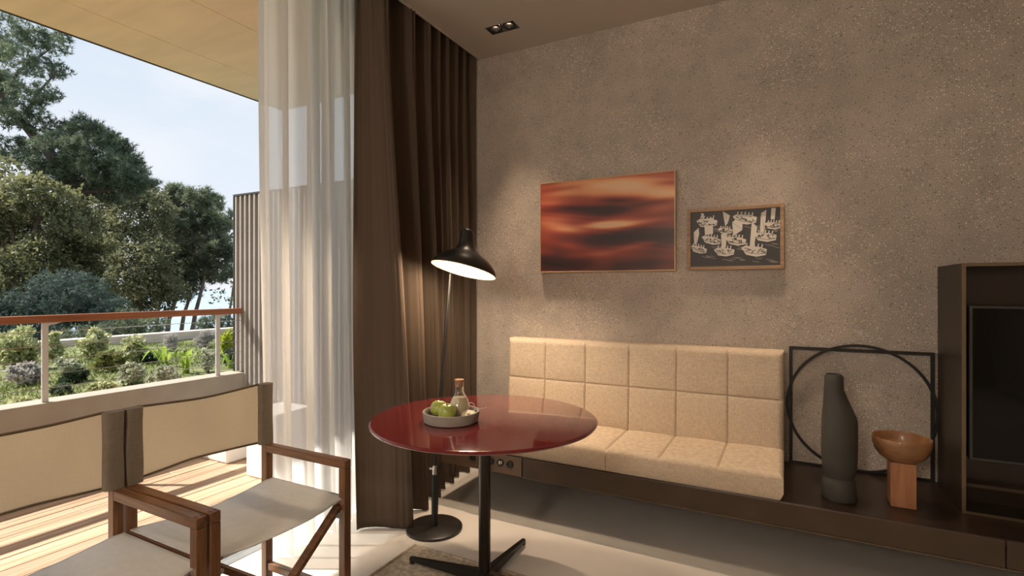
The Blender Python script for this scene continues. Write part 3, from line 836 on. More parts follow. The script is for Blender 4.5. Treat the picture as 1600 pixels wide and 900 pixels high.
# ------------------------------------------------------------------ tray with fruit and carafe
TT = Vector((-1.282, 1.868, TH))
def tp(r, f, z=0): return TT + RGT * r + FWD * f + Vector((0, 0, z))
tray = obj('stone_tray', MB().lathe([(0, 0), (.108, 0), (.116, .004), (.123, .042), (.121, .046), (.114, .046), (.111, .042), (.108, .018), (.102, .013), (0, .013)], TT, 64), 'tray_stone', None, True, loc=TT)
tag(tray, 'round grey stone tray with a low rim on the red table', 'tray')
def apple(c, lab, tilt):
    t = thing('green_apple', lab, 'apple', c, 'green apples in the tray')
    r = .0380
    pr = []
    for i in range(21):
        a = PI * i / 20
        rr = r * (math.sin(a) ** .9) * (1.02 + .06 * math.cos(a)); zz = -r * .93 * math.cos(a) + r * .93
        d = math.exp(-(rr / (.30 * r)) ** 2)
        zz += (-.30 * r * d if zz > r else .16 * r * d)
        pr.append((rr if 0 < i < 20 else 0, zz))
    R = Matrix.Rotation(tilt, 3, 'X')
    obj('flesh', MB().lathe(pr, c, 28, R), 'apple_skin', t, True, angle=180)
    obj('stem', MB().tube([c + R @ Vector((0, 0, r * 1.55)), c + R @ Vector((.002, .001, r * 1.85)), c + R @ Vector((.006, .002, r * 2.12))], [.0016, .0013, .0018], 7), 'stem_brown', t, True)
apple(tp(-.012, -.030, .0135), 'pale green apple at the front of the tray, nearer the carafe', .12)
apple(tp(-.059, .034, .0135), 'pale green apple behind the other one, at the tray edge', -.1)
cp = tp(.030, .050, .0136)
cf = thing('glass_carafe', 'small clear glass carafe of pale yellow juice with a cork stopper', 'carafe', cp)
CS = 1.10
outer = [(0, 0), (.038, 0), (.043, .006), (.045, .020), (.042, .045), (.032, .075), (.022, .094), (.018, .105), (.0175, .135), (.0185, .150)]
inn = [(.0165, .150), (.0155, .135), (.016, .105), (.020, .094), (.030, .075), (.040, .045), (.043, .020), (.041, .008), (.036, .004), (0, .004)]
obj('glass_body', MB().lathe([(a * CS, b) for a, b in outer + inn], cp, 40), 'clear_glass', cf, True)
liq = [(0, .0048), (.0355, .0048), (.0402, .0086), (.0422, .020), (.0392, .045), (.0295, .074), (.0262, .080), (0, .080)]
obj('juice', MB().lathe([(a * CS, b) for a, b in liq], cp, 36), 'milky_juice', cf, True, label='pale yellow cloudy juice')
obj('cork_stopper', MB().lathe([(0, .126), (.0165, .126), (.0180, .148), (.0212, .152), (.0212, .158), (0, .158)], cp, 24), 'cork', cf, True)
dc = tp(.078, -.016, .0275)
dd = thing('cream_disc', 'flat cream-coloured round disc lying in the tray beside the front apple', 'disc', dc)
obj('disc', MB().lathe([(.007, .0), (.030, .0), (.032, .003), (.031, .007), (.007, .008)], dc, 30, Matrix.Rotation(math.radians(24), 3, RGT), True), 'cream_card', dd, True)
pts = []
for i in range(26):
    a = i / 25 * 2 * PI
    pts.append(tp(.080 + .018 * math.sin(a) + .008 * i / 25, .026 - .010 * math.cos(a), .030 + .038 * (1 - math.cos(a)) * .55))
tail = [tp(.088 + .013 * k, .020 + .004 * k, .036 + .0035 * k + .004 * math.sin(k)) for k in range(1, 5)]
co = obj('cord_loop', MB().tube([tp(.064, .020, .0225)] + pts + tail + [tp(.150, .040, .052)], .0016, 6), 'cream_cord', None, True, loc=tp(.07, .01, .02))
tag(co, 'thin pale cord curled into a loop over the tray edge', 'cord')

# ------------------------------------------------------------------ floor lamp
LB = Vector((-1.720, 2.345, 0))
lamp = thing('floor_lamp', 'black floor lamp with a leaning rod and a bell-shaped tilted shade, lit', 'floor lamp', LB)
obj('base', MB().lathe([(0, .018), (.148, .018), (.153, .014), (.153, .001), (0, .001)], LB, 64), 'black_satin', lamp, True)
obj('socket_tube', MB().lathe([(0, .018), (.0165, .018), (.0165, .30), (.012, .305), (0, .305)], LB, 20), 'black_metal', lamp, True)
obj('collar', MB().lathe([(0, .300), (.0135, .300), (.0135, .345), (.010, .350), (0, .350)], LB, 20), 'steel', lamp, True, label='bright steel collar')
kb = obj('knob', MB().tube([LB + Vector((0, 0, .332)), LB - RGT * .028 + Vector((0, 0, .332))], .006, 10), 'steel', lamp, True, label='steel clamping screw')
rod_top = at(703, 428, 3.06)
obj('rod', MB().tube([LB + Vector((0, 0, .33)), (LB + rod_top) / 2 + Vector((0, 0, .165)), rod_top, rod_top + Vector((.004, .002, .03))], .0072, 12), 'black_metal', lamp, True)
obj('cable', MB().tube([LB + RGT * .012 + FWD * .02 + Vector((0, 0, .02)), LB + RGT * .022 + Vector((0, 0, .25)), (LB + rod_top) / 2 + RGT * .012 + Vector((0, 0, .16)), rod_top + RGT * .006], .0025, 6), 'black_metal', lamp, True)
# shade: bell profile on a leaning axis, rim lower on the right
rim_c = at(724, 423, 2.86)
ax = (Vector((0, 0, 1)) + RGT * .245 + FWD * .17).normalized()
Q = ax.to_track_quat('Z', 'Y').to_matrix()
bell = [(.184, 0), (.182, .012), (.172, .030), (.152, .054), (.124, .076), (.094, .094), (.070, .112), (.053, .136), (.044, .162), (.040, .196), (.038, .222), (.033, .234), (.020, .242), (0, .244)]
lean = RGT * -.0 
def bend(pr, k):
    out = []
    for r, h in pr:
        out.append((r, h, Q.inverted() @ (RGT * (-.035 * smooth((h - .06) / .18)))))
    return out
sh_ = obj('shade', MB().lathe(bend(bell, 1), rim_c, 56, Q), 'black_satin', lamp, True, angle=180)
lin = [(r * .985 - .001 if r > .002 else 0, h - .003 if i else h + .001) for i, (r, h) in enumerate(bell)]
obj('shade_lining', MB().lathe(bend(lin[:10], 1) + [(0, lin[9][1] + .002, bend(lin, 1)[9][2])], rim_c, 56, Q), 'shade_cream', sh_, True, angle=180, label='cream painted inside of the shade')
bulb_c = rim_c + ax * .070
obj('bulb', MB().lathe([(0, -.032), (.018, -.026), (.028, -.010), (.030, .004), (.022, .024), (.012, .040), (.012, .060), (0, .060)], bulb_c, 24, Q), 'lamp_bulb', sh_, True, angle=180)
arm = obj('swivel_arm', MB().tube([rod_top + Vector((0, 0, .02)), rod_top + Vector((0, 0, .10)) + RGT * .02, rim_c + ax * .16 + FWD * .045], .006, 8), 'black_metal', lamp, True)
LAMP_W = 24
ll = bpy.data.lights.new('lamp_light', 'POINT'); ll.energy = LAMP_W; ll.color = BULB; ll.shadow_soft_size = .06
lo = bpy.data.objects.new('lamp_light', ll); COL.objects.link(lo); lo.location = rim_c + ax * .022

# ------------------------------------------------------------------ rug
rx0, rx1, ry0, ry1 = -1.70, .35, .15, 2.135
rug = thing('woven_rug', 'coarse braided natural fibre rug under the red table', 'rug', (rx0, ry1, 0))
nr = 46; rb = MB()
rb.box((rx0 + .02, ry0, .0008), (rx1, ry1 - .02, .006))
obj('rug_backing', rb, 'rug_fibre', rug)
# braided rows: bumpy cords lying side by side along the rug, near the visible corner; joined, too many to pick apart
VV, FF = [], []
def rope(p0, p1, r, step, ph):
    p0 = np.array(p0); p1 = np.array(p1); L = np.linalg.norm(p1 - p0); n = max(3, int(L / step)); d = (p1 - p0) / L
    side = np.array([-d[1], d[0], 0]); k0 = sum(len(v) for v in VV); ring = []
    for i in range(n + 1):
        w_ = 1 + .22 * math.sin(2 * PI * i / 2 + ph) ; a = p0 + d * L * i / n + side * .0012 * math.sin(i * 1.7 + ph)
        for th in range(5):
            an = PI * th / 4
            ring.append(a + side * math.cos(an) * r * w_ + np.array([0, 0, math.sin(an) * r * .9 * w_]))
    VV.append(np.array(ring))
    for i in range(n):
        for th in range(4):
            b = k0 + i * 5 + th; FF.append((b, b + 1, b + 6, b + 5))
y = ry1 - .012; i = 0
while y > 1.15:
    rope((rx0 + .02, y, .004), (rx1 if y < 0 else -.55, y, .004), .0056, .0095, i * 1.9 + (i % 2) * PI); y -= .0098; i += 1
rp = raw_mesh('braid_rows', np.vstack(VV), np.array(FF), 'rug_fibre', rug, smooth=True); rp['kind'] = 'stuff'
VV, FF = [], []
rope((rx0 + .008, ry1 + .004, .005), (rx0 + .008, ry0, .005), .009, .014, 0)
rope((rx0 + .004, ry1 + .002, .005), (rx1, ry1 + .002, .005), .008, .014, 1)
raw_mesh('border_braid', np.vstack(VV), np.array(FF), 'rug_fibre', rug, smooth=True)

# ------------------------------------------------------------------ director's chairs
def chair(yc, label):
    base = Vector((-1.81, yc, 0))
    t = thing('director_chair', label, 'chair', base, 'wooden canvas director chairs')
    xb, xf, w, hw = -2.045, -1.574, .034, .2735
    h = w / 2; AH, SH = .640, .488
    for s in (-1, 1):
        y = yc + s * hw
        obj('leg', MB().box((xf - h, y - h, .012 if True else 0), (xf + h, y + h, AH - w), .003), 'chair_wood_up', t)
        pb = obj('leg', MB().box((xb - h, y - h, .0), (xb + h, y + h, .885), .003), 'chair_wood_up', t)
        ar = obj('armrest', MB().box((xb + h, y - h, AH - w), (xf + h, y + h, AH), .003), 'chair_wood', t)
        for k in (-.0085, .0085):
            obj('tenon', MB().box((xf - .006, y + k - .0048, AH - .002), (xf + .008, y + k + .0048, AH + .0006)), 'end_grain', ar, label='dark end-grain wedge in the arm')
        obj('seat_rail', MB().box((xb + h, y - h, SH - .036), (xf - h, y + h, SH - .004), .003), 'chair_wood', t)
        obj('stretcher', MB().box((xb + h, y - .012, .085), (xf - h, y + .012, .117), .003), 'chair_wood', t)
    # crossed folding braces between the side frames, front and back
    for x, off in ((xf - .002, 0), (xb + .002, 1)):
        for s in (-1, 1):
            dx = .012 * s - (.030 if off == 0 else -.030)
            br = obj('brace', MB().beam((x + dx, yc + s * (hw - .018), SH - .035), (x + dx, yc - s * (hw - .018), .035), .020, .034, .003, up=(1, 0, 0)), 'chair_wood', t)
            obj('bolt', MB().tube([(x + dx + (.006 if off == 0 else -.006), yc + s * (hw - .040), SH - .060), (x + dx + (.028 if off == 0 else -.028), yc + s * (hw - .040), SH - .060)], .009, 12), 'steel', br, True)
        obj('pivot', MB().tube([(x - .055, yc, (SH) / 2), (x + .02, yc, (SH) / 2)], .006, 10), 'steel', t, True)
    # canvas seat: slung between the rails
    def seat_f(u, v):
        yy = yc + (u - .5) * 2 * (hw + .012); xx = lerp(xb + .022, xf - .010 + .012, v)
        q = abs(2 * u - 1) * (hw + .012) / (hw - .019); s = max(0, 1 - q * q)
        z = SH + .0005 - .030 * s * (.75 + .25 * math.sin(PI * v)) + .002 * math.sin(9 * u + 4 * v) * s
        return Vector((xx, yy, z))
    sm_ = MB(); sm_.grid(seat_f, 36, 26)
    st = obj('seat', sm_, 'canvas_seat_sheen', t, True, angle=180)
    md = st.modifiers.new('thickness', 'SOLIDIFY'); md.thickness = .003
    # hanging back: single canvas panel between two sleeves round the posts
    z0, z1 = .643, .905
    def back_f(u, v):
        yy = yc + lerp(-1, 1, u) * (hw - .030)
        s = 1 - (2 * u - 1) ** 2
        z = lerp(z0 + .004, z1, v) - s * .014 * v + .004 * s * (1 - v)
        xx = xb - .020 * s - .007 * math.sin(5 * u + 3 * v + yc * 9) * s + .004 * math.sin(11 * u - 4 * v + yc * 5) * s + .006 * (v - .5) * s - .014
        return Vector((xx, yy, z))
    bm_ = MB(); bm_.grid(back_f, 40, 16)
    bk_ = obj('backrest', bm_, 'canvas', t, True, angle=180)
    for zz in (0, 1):
        obj('hem', MB().tube([back_f(i / 24, zz) for i in range(25)], .0045, 6), 'canvas_hem', bk_, True)
    for s in (-1, 1):
        y = yc + s * hw; o_ = MB()
        def sleeve(u, v):
            a = 2 * PI * u
            ry, rx = (.0190, .0225)
            cy = math.copysign(abs(math.cos(a)) ** .6, math.cos(a)); sx_ = math.copysign(abs(math.sin(a)) ** .6, math.sin(a))
            yy = y + cy * ry + .001 * math.sin(7 * v + a)
            if cy * -s > 0: yy += -s * .020 * (cy * -s) ** 2
            return Vector((xb + sx_ * rx + .0015 * math.sin(5 * v + 2 * a), yy, lerp(z0 - (.002), z1 + .002, v)))
        V_ = o_.grid(sleeve, 28, 10)
        topc = o_.bm.verts.new((xb, y, z1 + .003))
        for i in range(28): o_.bm.faces.new((V_[i][10], V_[i + 1][10], topc))
        bmesh.ops.remove_doubles(o_.bm, verts=o_.bm.verts[:], dist=1e-4)
        obj('sleeve', o_, 'canvas_double', bk_, True, label='doubled canvas sleeve around the back post')
    return t
chair(1.2685, 'wooden director chair with tan canvas back and sheen-tinted seat, beside the sheer curtain')
chair(.6785, 'wooden director chair nearest the viewer, left of the other canvas chair, arms touching')

# ------------------------------------------------------------------ balcony
XP = -4.47                                     # inner face of the parapet
deck = MB(); deck.box((XP, -2.4, -.16), (-2.62, 3.13, -.045))
dk = struct('floor_balcony', deck, 'panel_dark', loc=(-3.5, 0, 0))
x = -4.455; bw, gap = .1385, .0055
k = 0; dr = random.Random(3)
while x + bw < -2.615:
    cuts = [-2.4, dr.uniform(-1.2, .2), dr.uniform(1.5, 2.6), 3.12]
    for a, b in zip(cuts, cuts[1:]):
        obj('plank', MB().box((x, a + .0015, -.045), (x + bw, b - .0015, -.018 + dr.uniform(-.001, .001)), .0025, 1), 'deck_wood', dk)
    x += bw + gap; k += 1
par = MB(); par.box((XP - .20, -2.4, -.3), (XP, 3.13, .545), .004)
struct('wall_parapet', par, 'parapet_render')
sof = MB(); sof.box((-4.50, -2.4, 3.135), (-2.62, 3.60, 3.5)); 
soff = struct('ceiling_balcony', sof, 'soffit_concrete')
struct('trim_5', MB().box((-4.52, -2.4, 3.128), (-4.50, 3.60, 3.52)), 'bronze_metal')
# board-marked strips standing a hair below the slab
for xa, xb_ in ((-4.495, -4.02), (-4.012, -3.30), (-3.292, -2.625)):
    obj('panel', MB().box((xa, -2.4, 3.131), (xb_, 3.60, 3.1355)), 'soffit_concrete', soff)

# railing
RY0, RY1 = -2.4, 3.12; RX = -4.51
rl = thing('balcony_railing', 'balcony railing with reddish wooden handrail, pale metal posts and thin wires', 'railing', (RX, 0, .545))
obj('handrail', MB().box((RX - .045, RY0, 1.092), (RX + .030, RY1, 1.142), .004), 'rail_wood', rl)
for y in (-2.0, -.78, .44, 1.67, 2.90):
    p = obj('post', MB().box((RX - .010, y - .018, .545), (RX + .008, y + .018, 1.092), .002), 'zinc_post', rl)
    obj('bracket', MB().prism([(RX - .006, y + .018, 1.092), (RX - .006, y + .10, 1.092), (RX - .006, y + .018, 1.068)], (.010, 0, 0)), 'zinc_post', p)
for z in (1.03, .932, .834, .735, .640):
    obj('wire', MB().tube([(RX, RY0, z), (RX, RY1, z)], .0028, 6), 'steel', rl)

# slatted side screen
scr = thing('slatted_screen', 'tall grey screen of narrow vertical slats closing the end of the balcony', 'screen', (-3.5, 3.13, 0))
obj('screen_panel', MB().box((-4.62, 3.185, -.04), (-2.63, 3.20, 2.195)), 'panel_dark', scr)
obj('top_rail', MB().box((-4.62, 3.125, 2.195), (-2.63, 3.20, 2.212)), 'panel_dark', scr)
obj('end_post', MB().box((-4.632, 3.128, .545), (-4.618, 3.20, 2.212)), 'panel_dark', scr)
sl0 = obj('slat', MB().box((-4.605, 3.128, .55), (-4.580, 3.185, 2.195), .002, 1), 'slat_grey', scr)
x = .066; 
while -4.605 + x + .027 < -2.64:
    if -4.605 + x < XP - .02: src = sl0
    else:
        src = None
    if src: c = src.copy(); c.location.x += x
    else:
        if 'sl1' not in globals(): 
            sl1 = obj('slat', MB().box((-4.605, 3.128, -.015), (-4.580, 3.185, 2.195), .002, 1), 'slat_grey', scr); sl1.location.x += x; x += .066; continue
        c = sl1.copy(); c.location.x = x
    if c.name not in COL.objects: COL.objects.link(c)
    c.parent = scr; x += .066

# white blocks on the deck
DZ = -.0165
b = obj('low_plinth', MB().box((-4.12, 2.505, DZ), (-3.785, 3.10, .30), .012), 'white_plaster', None, loc=(-3.95, 2.8, 0)); tag(b, 'low white block against the parapet end of the balcony deck', 'plinth')
b = obj('white_planter', MB().box((-3.43, 2.415, DZ), (-3.10, 2.72, .46), .012), 'white_plaster', None, loc=(-3.27, 2.57, 0)); tag(b, 'taller white block on the deck behind the right-hand director chair', 'planter')

# ------------------------------------------------------------------ garden and land beyond
GZ = .45
def gz(x, y): return GZ + .03 * math.sin(1.3 * x + .7 * y) + .02 * math.sin(2.9 * y - x)
gd = MB(); gd.grid(lambda u, v: (lambda x, y: Vector((x, y, gz(x, y))))(lerp(-9.4, XP - .20, u), lerp(-2.5, 14, v)), 40, 80)
lawn = g = obj('garden_lawn', gd, 'grass_soil', None, True, recalc=False, loc=(-7, 5, GZ)); g['kind'] = 'structure'
gv = MB(); gv.box((-4.95, -2.5, .40), (XP - .195, 12, .485)); g = obj('gravel_strip', gv, 'gravel', None, loc=(-4.8, 4, .45)); g['kind'] = 'structure'
kb_ = MB(); kb_.box((-9.62, -2.5, .2), (-9.36, 14, .565), .01); kb_ = struct('trim_6', kb_, 'stone_kerb')
# turf blades
n = 26000
X = RNG.uniform(-9.3, -4.95, n); Y = RNG.uniform(1.0, 9.0, n)
Z = np.array([gz(a, b) for a, b in zip(X, Y)])
keep = (np.sin(2.1 * X + .8 * Y) + np.sin(3.3 * Y - 1.2 * X) + RNG.normal(0, .8, n)) > -.6
X, Y, Z = X[keep], Y[keep], Z[keep]; n = len(X)
an = RNG.uniform(0, 2 * PI, n); hgt = RNG.uniform(.02, .055, n); lx = RNG.normal(0, .02, n); ly = RNG.normal(0, .02, n)
P0 = np.stack([X - .006 * np.cos(an), Y - .006 * np.sin(an), Z], 1); P1 = np.stack([X + .006 * np.cos(an), Y + .006 * np.sin(an), Z], 1); P2 = np.stack([X + lx, Y + ly, Z + hgt], 1)
gr = raw_mesh('lawn_grass', np.stack([P0, P1, P2], 1).reshape(-1, 3), np.arange(3 * n).reshape(-1, 3), 'turf', lawn); gr['kind'] = 'stuff'

def land(u, v):
    y = lerp(-60, 160, v); d = 190 * u ** 1.8
    x = -9.5 - d
    z = .30 - .22 * d if d < 40 else -8.5 - (d - 40) * .03
    return Vector((x, y, z + .25 * math.sin(.6 * y + .4 * x) * min(1, d / 4)))
ld = MB(); ld.grid(land, 40, 60); g = obj('hillside_ground', ld, 'forest_soil', None, True, recalc=False); g['kind'] = 'structure'
far = MB(); far.grid(lambda u, v: Vector((lerp(-9.5, -4.0, u), lerp(3.4, 160, v), lerp(.30, .2, u) - .16 * max(0, lerp(3.4, 160, v) - 14))), 4, 30); 
sea = MB(); sea.poly([(-2500, -1500, -9), (200, -1500, -9), (200, 2500, -9), (-2500, 2500, -9)])
g = obj('sea_water', sea, 'sea_water', None); g['kind'] = 'structure'

# --- foliage generators
def in_blobs(blobs, per, sub=70, shell=.75):
    """points gathered in sub-clumps inside ellipsoids (centre, radius xyz, weight)"""
    out = []
    for c, r, wgt in blobs:
        n = int(per * wgt)
        d = RNG.normal(0, 1, (sub, 3)); d /= np.linalg.norm(d, axis=1)[:, None]
        rad = RNG.uniform(.25, 1, (sub, 1)) ** .55
        cc = d * rad
        k = RNG.integers(0, sub, n)
        p = cc[k] + RNG.normal(0, .105, (n, 3))
        out.append(np.array(c) + p * np.array(r))
    return np.vstack(out)
def leaves_mesh(P, size, aspect=.5, up=.3):
    n = len(P)
    d = RNG.normal(0, 1, (n, 3)); d[:, 2] += up; d /= np.linalg.norm(d, axis=1)[:, None]
    e = RNG.normal(0, 1, (n, 3)); e -= d * np.sum(e * d, 1)[:, None]; e /= np.linalg.norm(e, axis=1)[:, None]
    L = (RNG.uniform(.6, 1.25, n) * size)[:, None]; Wd = L * aspect * .5
    V = np.stack([P, P + d * L * .5 + e * Wd, P + d * L, P + d * L * .5 - e * Wd], 1).reshape(-1, 3)
    return V, np.arange(4 * n).reshape(-1, 4)
def needles_mesh(P, size, k=7, width=.07, up=.5):
    n = len(P)
    axis = RNG.normal(0, 1, (n, 3)); axis[:, 2] += up; axis /= np.linalg.norm(axis, axis=1)[:, None]
    Vs = []
    for i in range(k):
        d = axis + RNG.normal(0, .55, (n, 3)); d /= np.linalg.norm(d, axis=1)[:, None]
        e = np.cross(d, RNG.normal(0, 1, (n, 3))); e /= np.linalg.norm(e, axis=1)[:, None]
        L = (RNG.uniform(.7, 1.2, n) * size)[:, None]
        Vs.append(np.stack([P - e * L * width, P + e * L * width, P + d * L], 1))
    V = np.concatenate(Vs, 0).reshape(-1, 3)
    return V, np.arange(len(V)).reshape(-1, 3)

def tree(name, label, cat, group, depth, blobs, limbs, per, leaf, mat, bark='bark', kind='leaf', base_px=None, spread=.8):
    """blobs (px, py, radius px, weight, depth offset): crown masses set at true distance and given full depth; limbs: (points, r0, r1)"""
    s = depth / FPX
    B = []
    for q in blobs:
        px, py, r = q[:3]; wgt = q[3] if len(q) > 3 else 1; dz = q[4] if len(q) > 4 else RNG.uniform(-1, 1) * spread
        B.append((at(px, py, depth + dz), (r * s, r * s * 1.05, r * s * .85), wgt * (r / 35.0) ** 2))
    L0 = limbs[0][0][0]; base = at(L0[0], L0[1], depth)
    t = thing(name, label, cat, base, group)
    for i, (pts, r0, r1) in enumerate(limbs):
        P = [at(p[0], p[1], depth + (p[2] if len(p) > 2 else 0)) for p in pts]
        # smooth the limb
        Q_ = []
        for a, b in zip(P, P[1:]):
            for k in range(4): Q_.append(a.lerp(b, k / 4) + Vector((RNG.normal(0, .012 * depth / 18), RNG.normal(0, .012 * depth / 18), 0)))
        Q_.append(P[-1])
        rr = [lerp(r0, r1, k / (len(Q_) - 1)) for k in range(len(Q_))]
        obj('trunk' if i == 0 else 'branch', MB().tube(Q_, rr, 7), bark, t, True)
    pts = in_blobs(B, per)
    V, F = leaves_mesh(pts, leaf) if kind == 'leaf' else needles_mesh(pts, leaf)
    f = raw_mesh('foliage', V, F, mat, t); f['kind'] = 'stuff'
    return t

GT = 'trees beyond the roof garden'
tree('tall_pine', 'tall dark pine with a leaning trunk and ragged upper branches against the sky', 'tree', GT, 18.5,
     [(18, 48, 28, .5), (55, 62, 26, .5), (84, 72, 22, .5), (98, 60, 13, .5), (30, 92, 30, .5), (70, 104, 24, .5), (92, 110, 16, .4), (8, 128, 22, .45), (40, 148, 26, .5), (70, 145, 20, .45), (12, 178, 26, .5), (45, 190, 22, .45), (84, 150, 12, .4), (60, 178, 16, .4), (-30, 60, 50, 1), (-30, 140, 50, 1),
      (100, 205, 24), (135, 205, 26), (165, 218, 24), (98, 238, 34), (140, 240, 36), (185, 228, 20), (200, 248, 20), (175, 265, 34), (212, 268, 20), (225, 284, 14), (125, 280, 36), (80, 275, 28), (55, 250, 24, .7), (205, 292, 22), (165, 300, 30), (108, 262, 22), (240, 288, 10, .6), (20, 235, 28, .7)],
     [([(150, 560), (140, 420), (118, 290), (75, 236), (35, 190), (0, 158), (-40, 90)], .26, .10), ([(118, 290), (150, 262), (190, 245), (215, 262)], .09, .025), ([(75, 236), (100, 220), (135, 208)], .07, .02), ([(35, 190), (55, 150), (90, 110)], .07, .02), ([(0, 158), (30, 110), (80, 75)], .07, .02), ([(125, 300), (160, 300), (200, 290)], .07, .02)],
     1100, .17, 'pine_needles', 'bark', 'needle')
tree('oak_tree', 'olive-green spreading oak at the left below the tall pine', 'tree', GT, 16.2,
     [(10, 300, 34), (55, 305, 34), (100, 318, 34), (20, 345, 40), (70, 355, 40), (118, 352, 34), (10, 395, 44), (60, 400, 44), (110, 395, 40), (145, 385, 28), (20, 440, 46), (80, 440, 44), (130, 430, 36), (-40, 340, 60), (-40, 430, 60), (50, 480, 50), (120, 470, 46), (0, 260, 26, .5)],
     [([(38, 560), (36, 480), (48, 390), (72, 310)], .20, .06), ([(20, 560), (14, 470), (5, 380)], .16, .06), ([(48, 390), (85, 350), (112, 330)], .08, .03), ([(42, 430), (20, 370), (12, 310)], .08, .03)],
     1300, .15, 'oak_leaves', 'bark')
tree('oak_tree', 'paler broad oak with forked trunk in the middle of the tree belt', 'tree', GT, 21.5,
     [(150, 320, 30), (185, 306, 30), (215, 302, 28), (240, 312, 22), (255, 330, 20), (160, 355, 36), (205, 345, 36), (245, 360, 28), (150, 400, 36), (200, 395, 40), (240, 398, 34), (160, 440, 38), (210, 440, 40), (250, 440, 34), (190, 478, 40), (235, 475, 36), (268, 455, 24)],
     [([(182, 560), (180, 470), (178, 390), (170, 345)], .17, .06), ([(179, 400), (192, 365), (205, 335)], .09, .03), ([(180, 440), (215, 395), (240, 365)], .08, .03)],
     1500, .15, 'oak_dark', 'bark')
tree('umbrella_pine', 'green pine with several thin leaning trunks nearest the slatted screen', 'tree', GT, 24,
     [(258, 318, 20), (285, 305, 22), (312, 308, 20), (330, 318, 18), (270, 345, 28), (305, 340, 28), (335, 348, 22), (352, 352, 12, .6), (262, 385, 30), (300, 380, 32), (335, 385, 26), (355, 395, 18, .7), (275, 418, 30), (310, 418, 30), (345, 425, 20, .7), (255, 440, 30), (290, 450, 24, .7), (362, 335, 8, .5)],
     [([(256, 560), (264, 500), (285, 440), (325, 425)], .13, .04), ([(276, 560), (288, 490), (305, 440)], .11, .05), ([(292, 560), (306, 490), (322, 422)], .13, .05), ([(240, 560), (246, 490), (262, 430)], .11, .05), ([(306, 410), (300, 370), (290, 330)], .10, .03), ([(310, 415), (325, 375), (330, 340)], .09, .03)],
     1300, .24, 'pine_light', 'bark_pale', 'needle')
tree('coast_pine', 'pale hazy tree farthest off, half hidden by the slatted screen', 'tree', GT, 34,
     [(352, 378, 16), (365, 400, 18), (350, 420, 16, .7), (370, 430, 20), (385, 395, 24), (400, 430, 30), (340, 462, 14, .6), (365, 470, 14, .5), (440, 400, 50), (500, 420, 50)],
     [([(352, 560), (360, 480), (368, 420)], .12, .04), ([(400, 560), (402, 480), (398, 420)], .12, .04)],
     520, .26, 'hazy_leaves', 'bark_pale')
tree('distant_oak', 'hazy grey-green tree farther back, filling the gap between the oaks and the leaning pine', 'tree', GT, 31,
     [(150, 300, 26), (190, 285, 24), (225, 300, 24), (258, 330, 26), (290, 350, 26), (325, 360, 24), (350, 375, 16), (200, 340, 34), (250, 380, 34), (300, 400, 32), (340, 410, 22), (160, 380, 36), (210, 430, 34), (180, 470, 34), (270, 440, 24)],
     [([(215, 540), (216, 450), (220, 330)], .22, .06), ([(217, 420), (260, 370), (300, 350)], .10, .04)],
     700, .26, 'hazy_leaves', 'bark')
GB = 'dark shrubs beyond the kerb'
tree('juniper_bush', 'rounded blue-green juniper bush beyond the kerb under the oaks', 'shrub', GB, 13.0,
     [(90, 450, 34), (125, 452, 34), (60, 468, 32), (105, 480, 40), (150, 472, 32), (175, 488, 26), (60, 505, 40), (120, 510, 40), (165, 505, 30), (20, 475, 26), (5, 500, 36), (-40, 490, 40)],
     [([(105, 560), (104, 520), (102, 480)], .07, .02)], 640, .12, 'pine_blue', 'bark', 'needle', spread=.5)
tree('juniper_bush', 'lower dark green juniper behind the kerb, right of the blue-green one', 'shrub', GB, 11.8,
     [(200, 508, 28), (228, 514, 24), (180, 525, 26), (215, 535, 26), (245, 532, 18), (150, 530, 28), (120, 535, 28), (245, 505, 16, .7)],
     [([(205, 570), (204, 540), (203, 515)], .06, .02)], 640, .11, 'pine_needles', 'bark', 'needle', spread=.4)
tree('coast_bush', 'small dark pine bush before the sea, left of the slatted screen', 'shrub', GB, 17,
     [(325, 505, 16), (345, 498, 14), (355, 512, 16), (332, 520, 16), (318, 515, 10), (375, 510, 20), (365, 528, 14)],
     [([(336, 570), (337, 540), (338, 510)], .06, .02)], 640, .15, 'pine_needles', 'bark', 'needle', spread=.4)

# --- garden plants: (name, label, pixel base, width px, height px, material, leaf size, leaf count, kind)
GP = 'shrubs and mounds of the roof garden'
def plant(name, label, px, py, wpx, hpx, mat, leaf, n, kind='leaf', cat='shrub', stems=5, hollow=.0):
    p = at_z(px, py, GZ + .02); d = (p.x * FWD.x + p.y * FWD.y); s = d / FPX
    p.z = gz(p.x, p.y) - .01
    t = thing(name, label, cat, p, GP)
    R, H = wpx * s / 2, hpx * s
    for k in range(stems):
        a = 2 * PI * k / stems + RNG.uniform(0, 1); q = p + Vector((math.cos(a) * R * .45, math.sin(a) * R * .45, H * .7))
        obj('stem', MB().tube([p + Vector((math.cos(a) * .01, math.sin(a) * .01, 0)), p.lerp(q, .5) + Vector((0, 0, H * .08)), q], [.007, .005, .003], 5), 'bark', t, True)
    B = []
    m = max(4, int(6 + 6 * (H / max(R, .01))))
    for k in range(m):
        a = RNG.uniform(0, 2 * PI); rr = RNG.uniform(0, .62) * R; zz = RNG.uniform(.22, .80)
        rr *= (1.15 - .5 * zz)
        B.append((p + Vector((math.cos(a) * rr, math.sin(a) * rr, H * zz)), (R * .40, R * .40, min(H * .25, R * .5)), 1.0))
    pts = in_blobs(B, n / m, 10); pts[:, 2] = np.maximum(pts[:, 2], p.z + .015)
    V, F = leaves_mesh(pts, leaf * 1.35, .55, .6) if kind == 'leaf' else needles_mesh(pts, leaf, 5, .06, .9)
    f = raw_mesh('foliage', V, F, mat, t); f['kind'] = 'stuff'
    return t
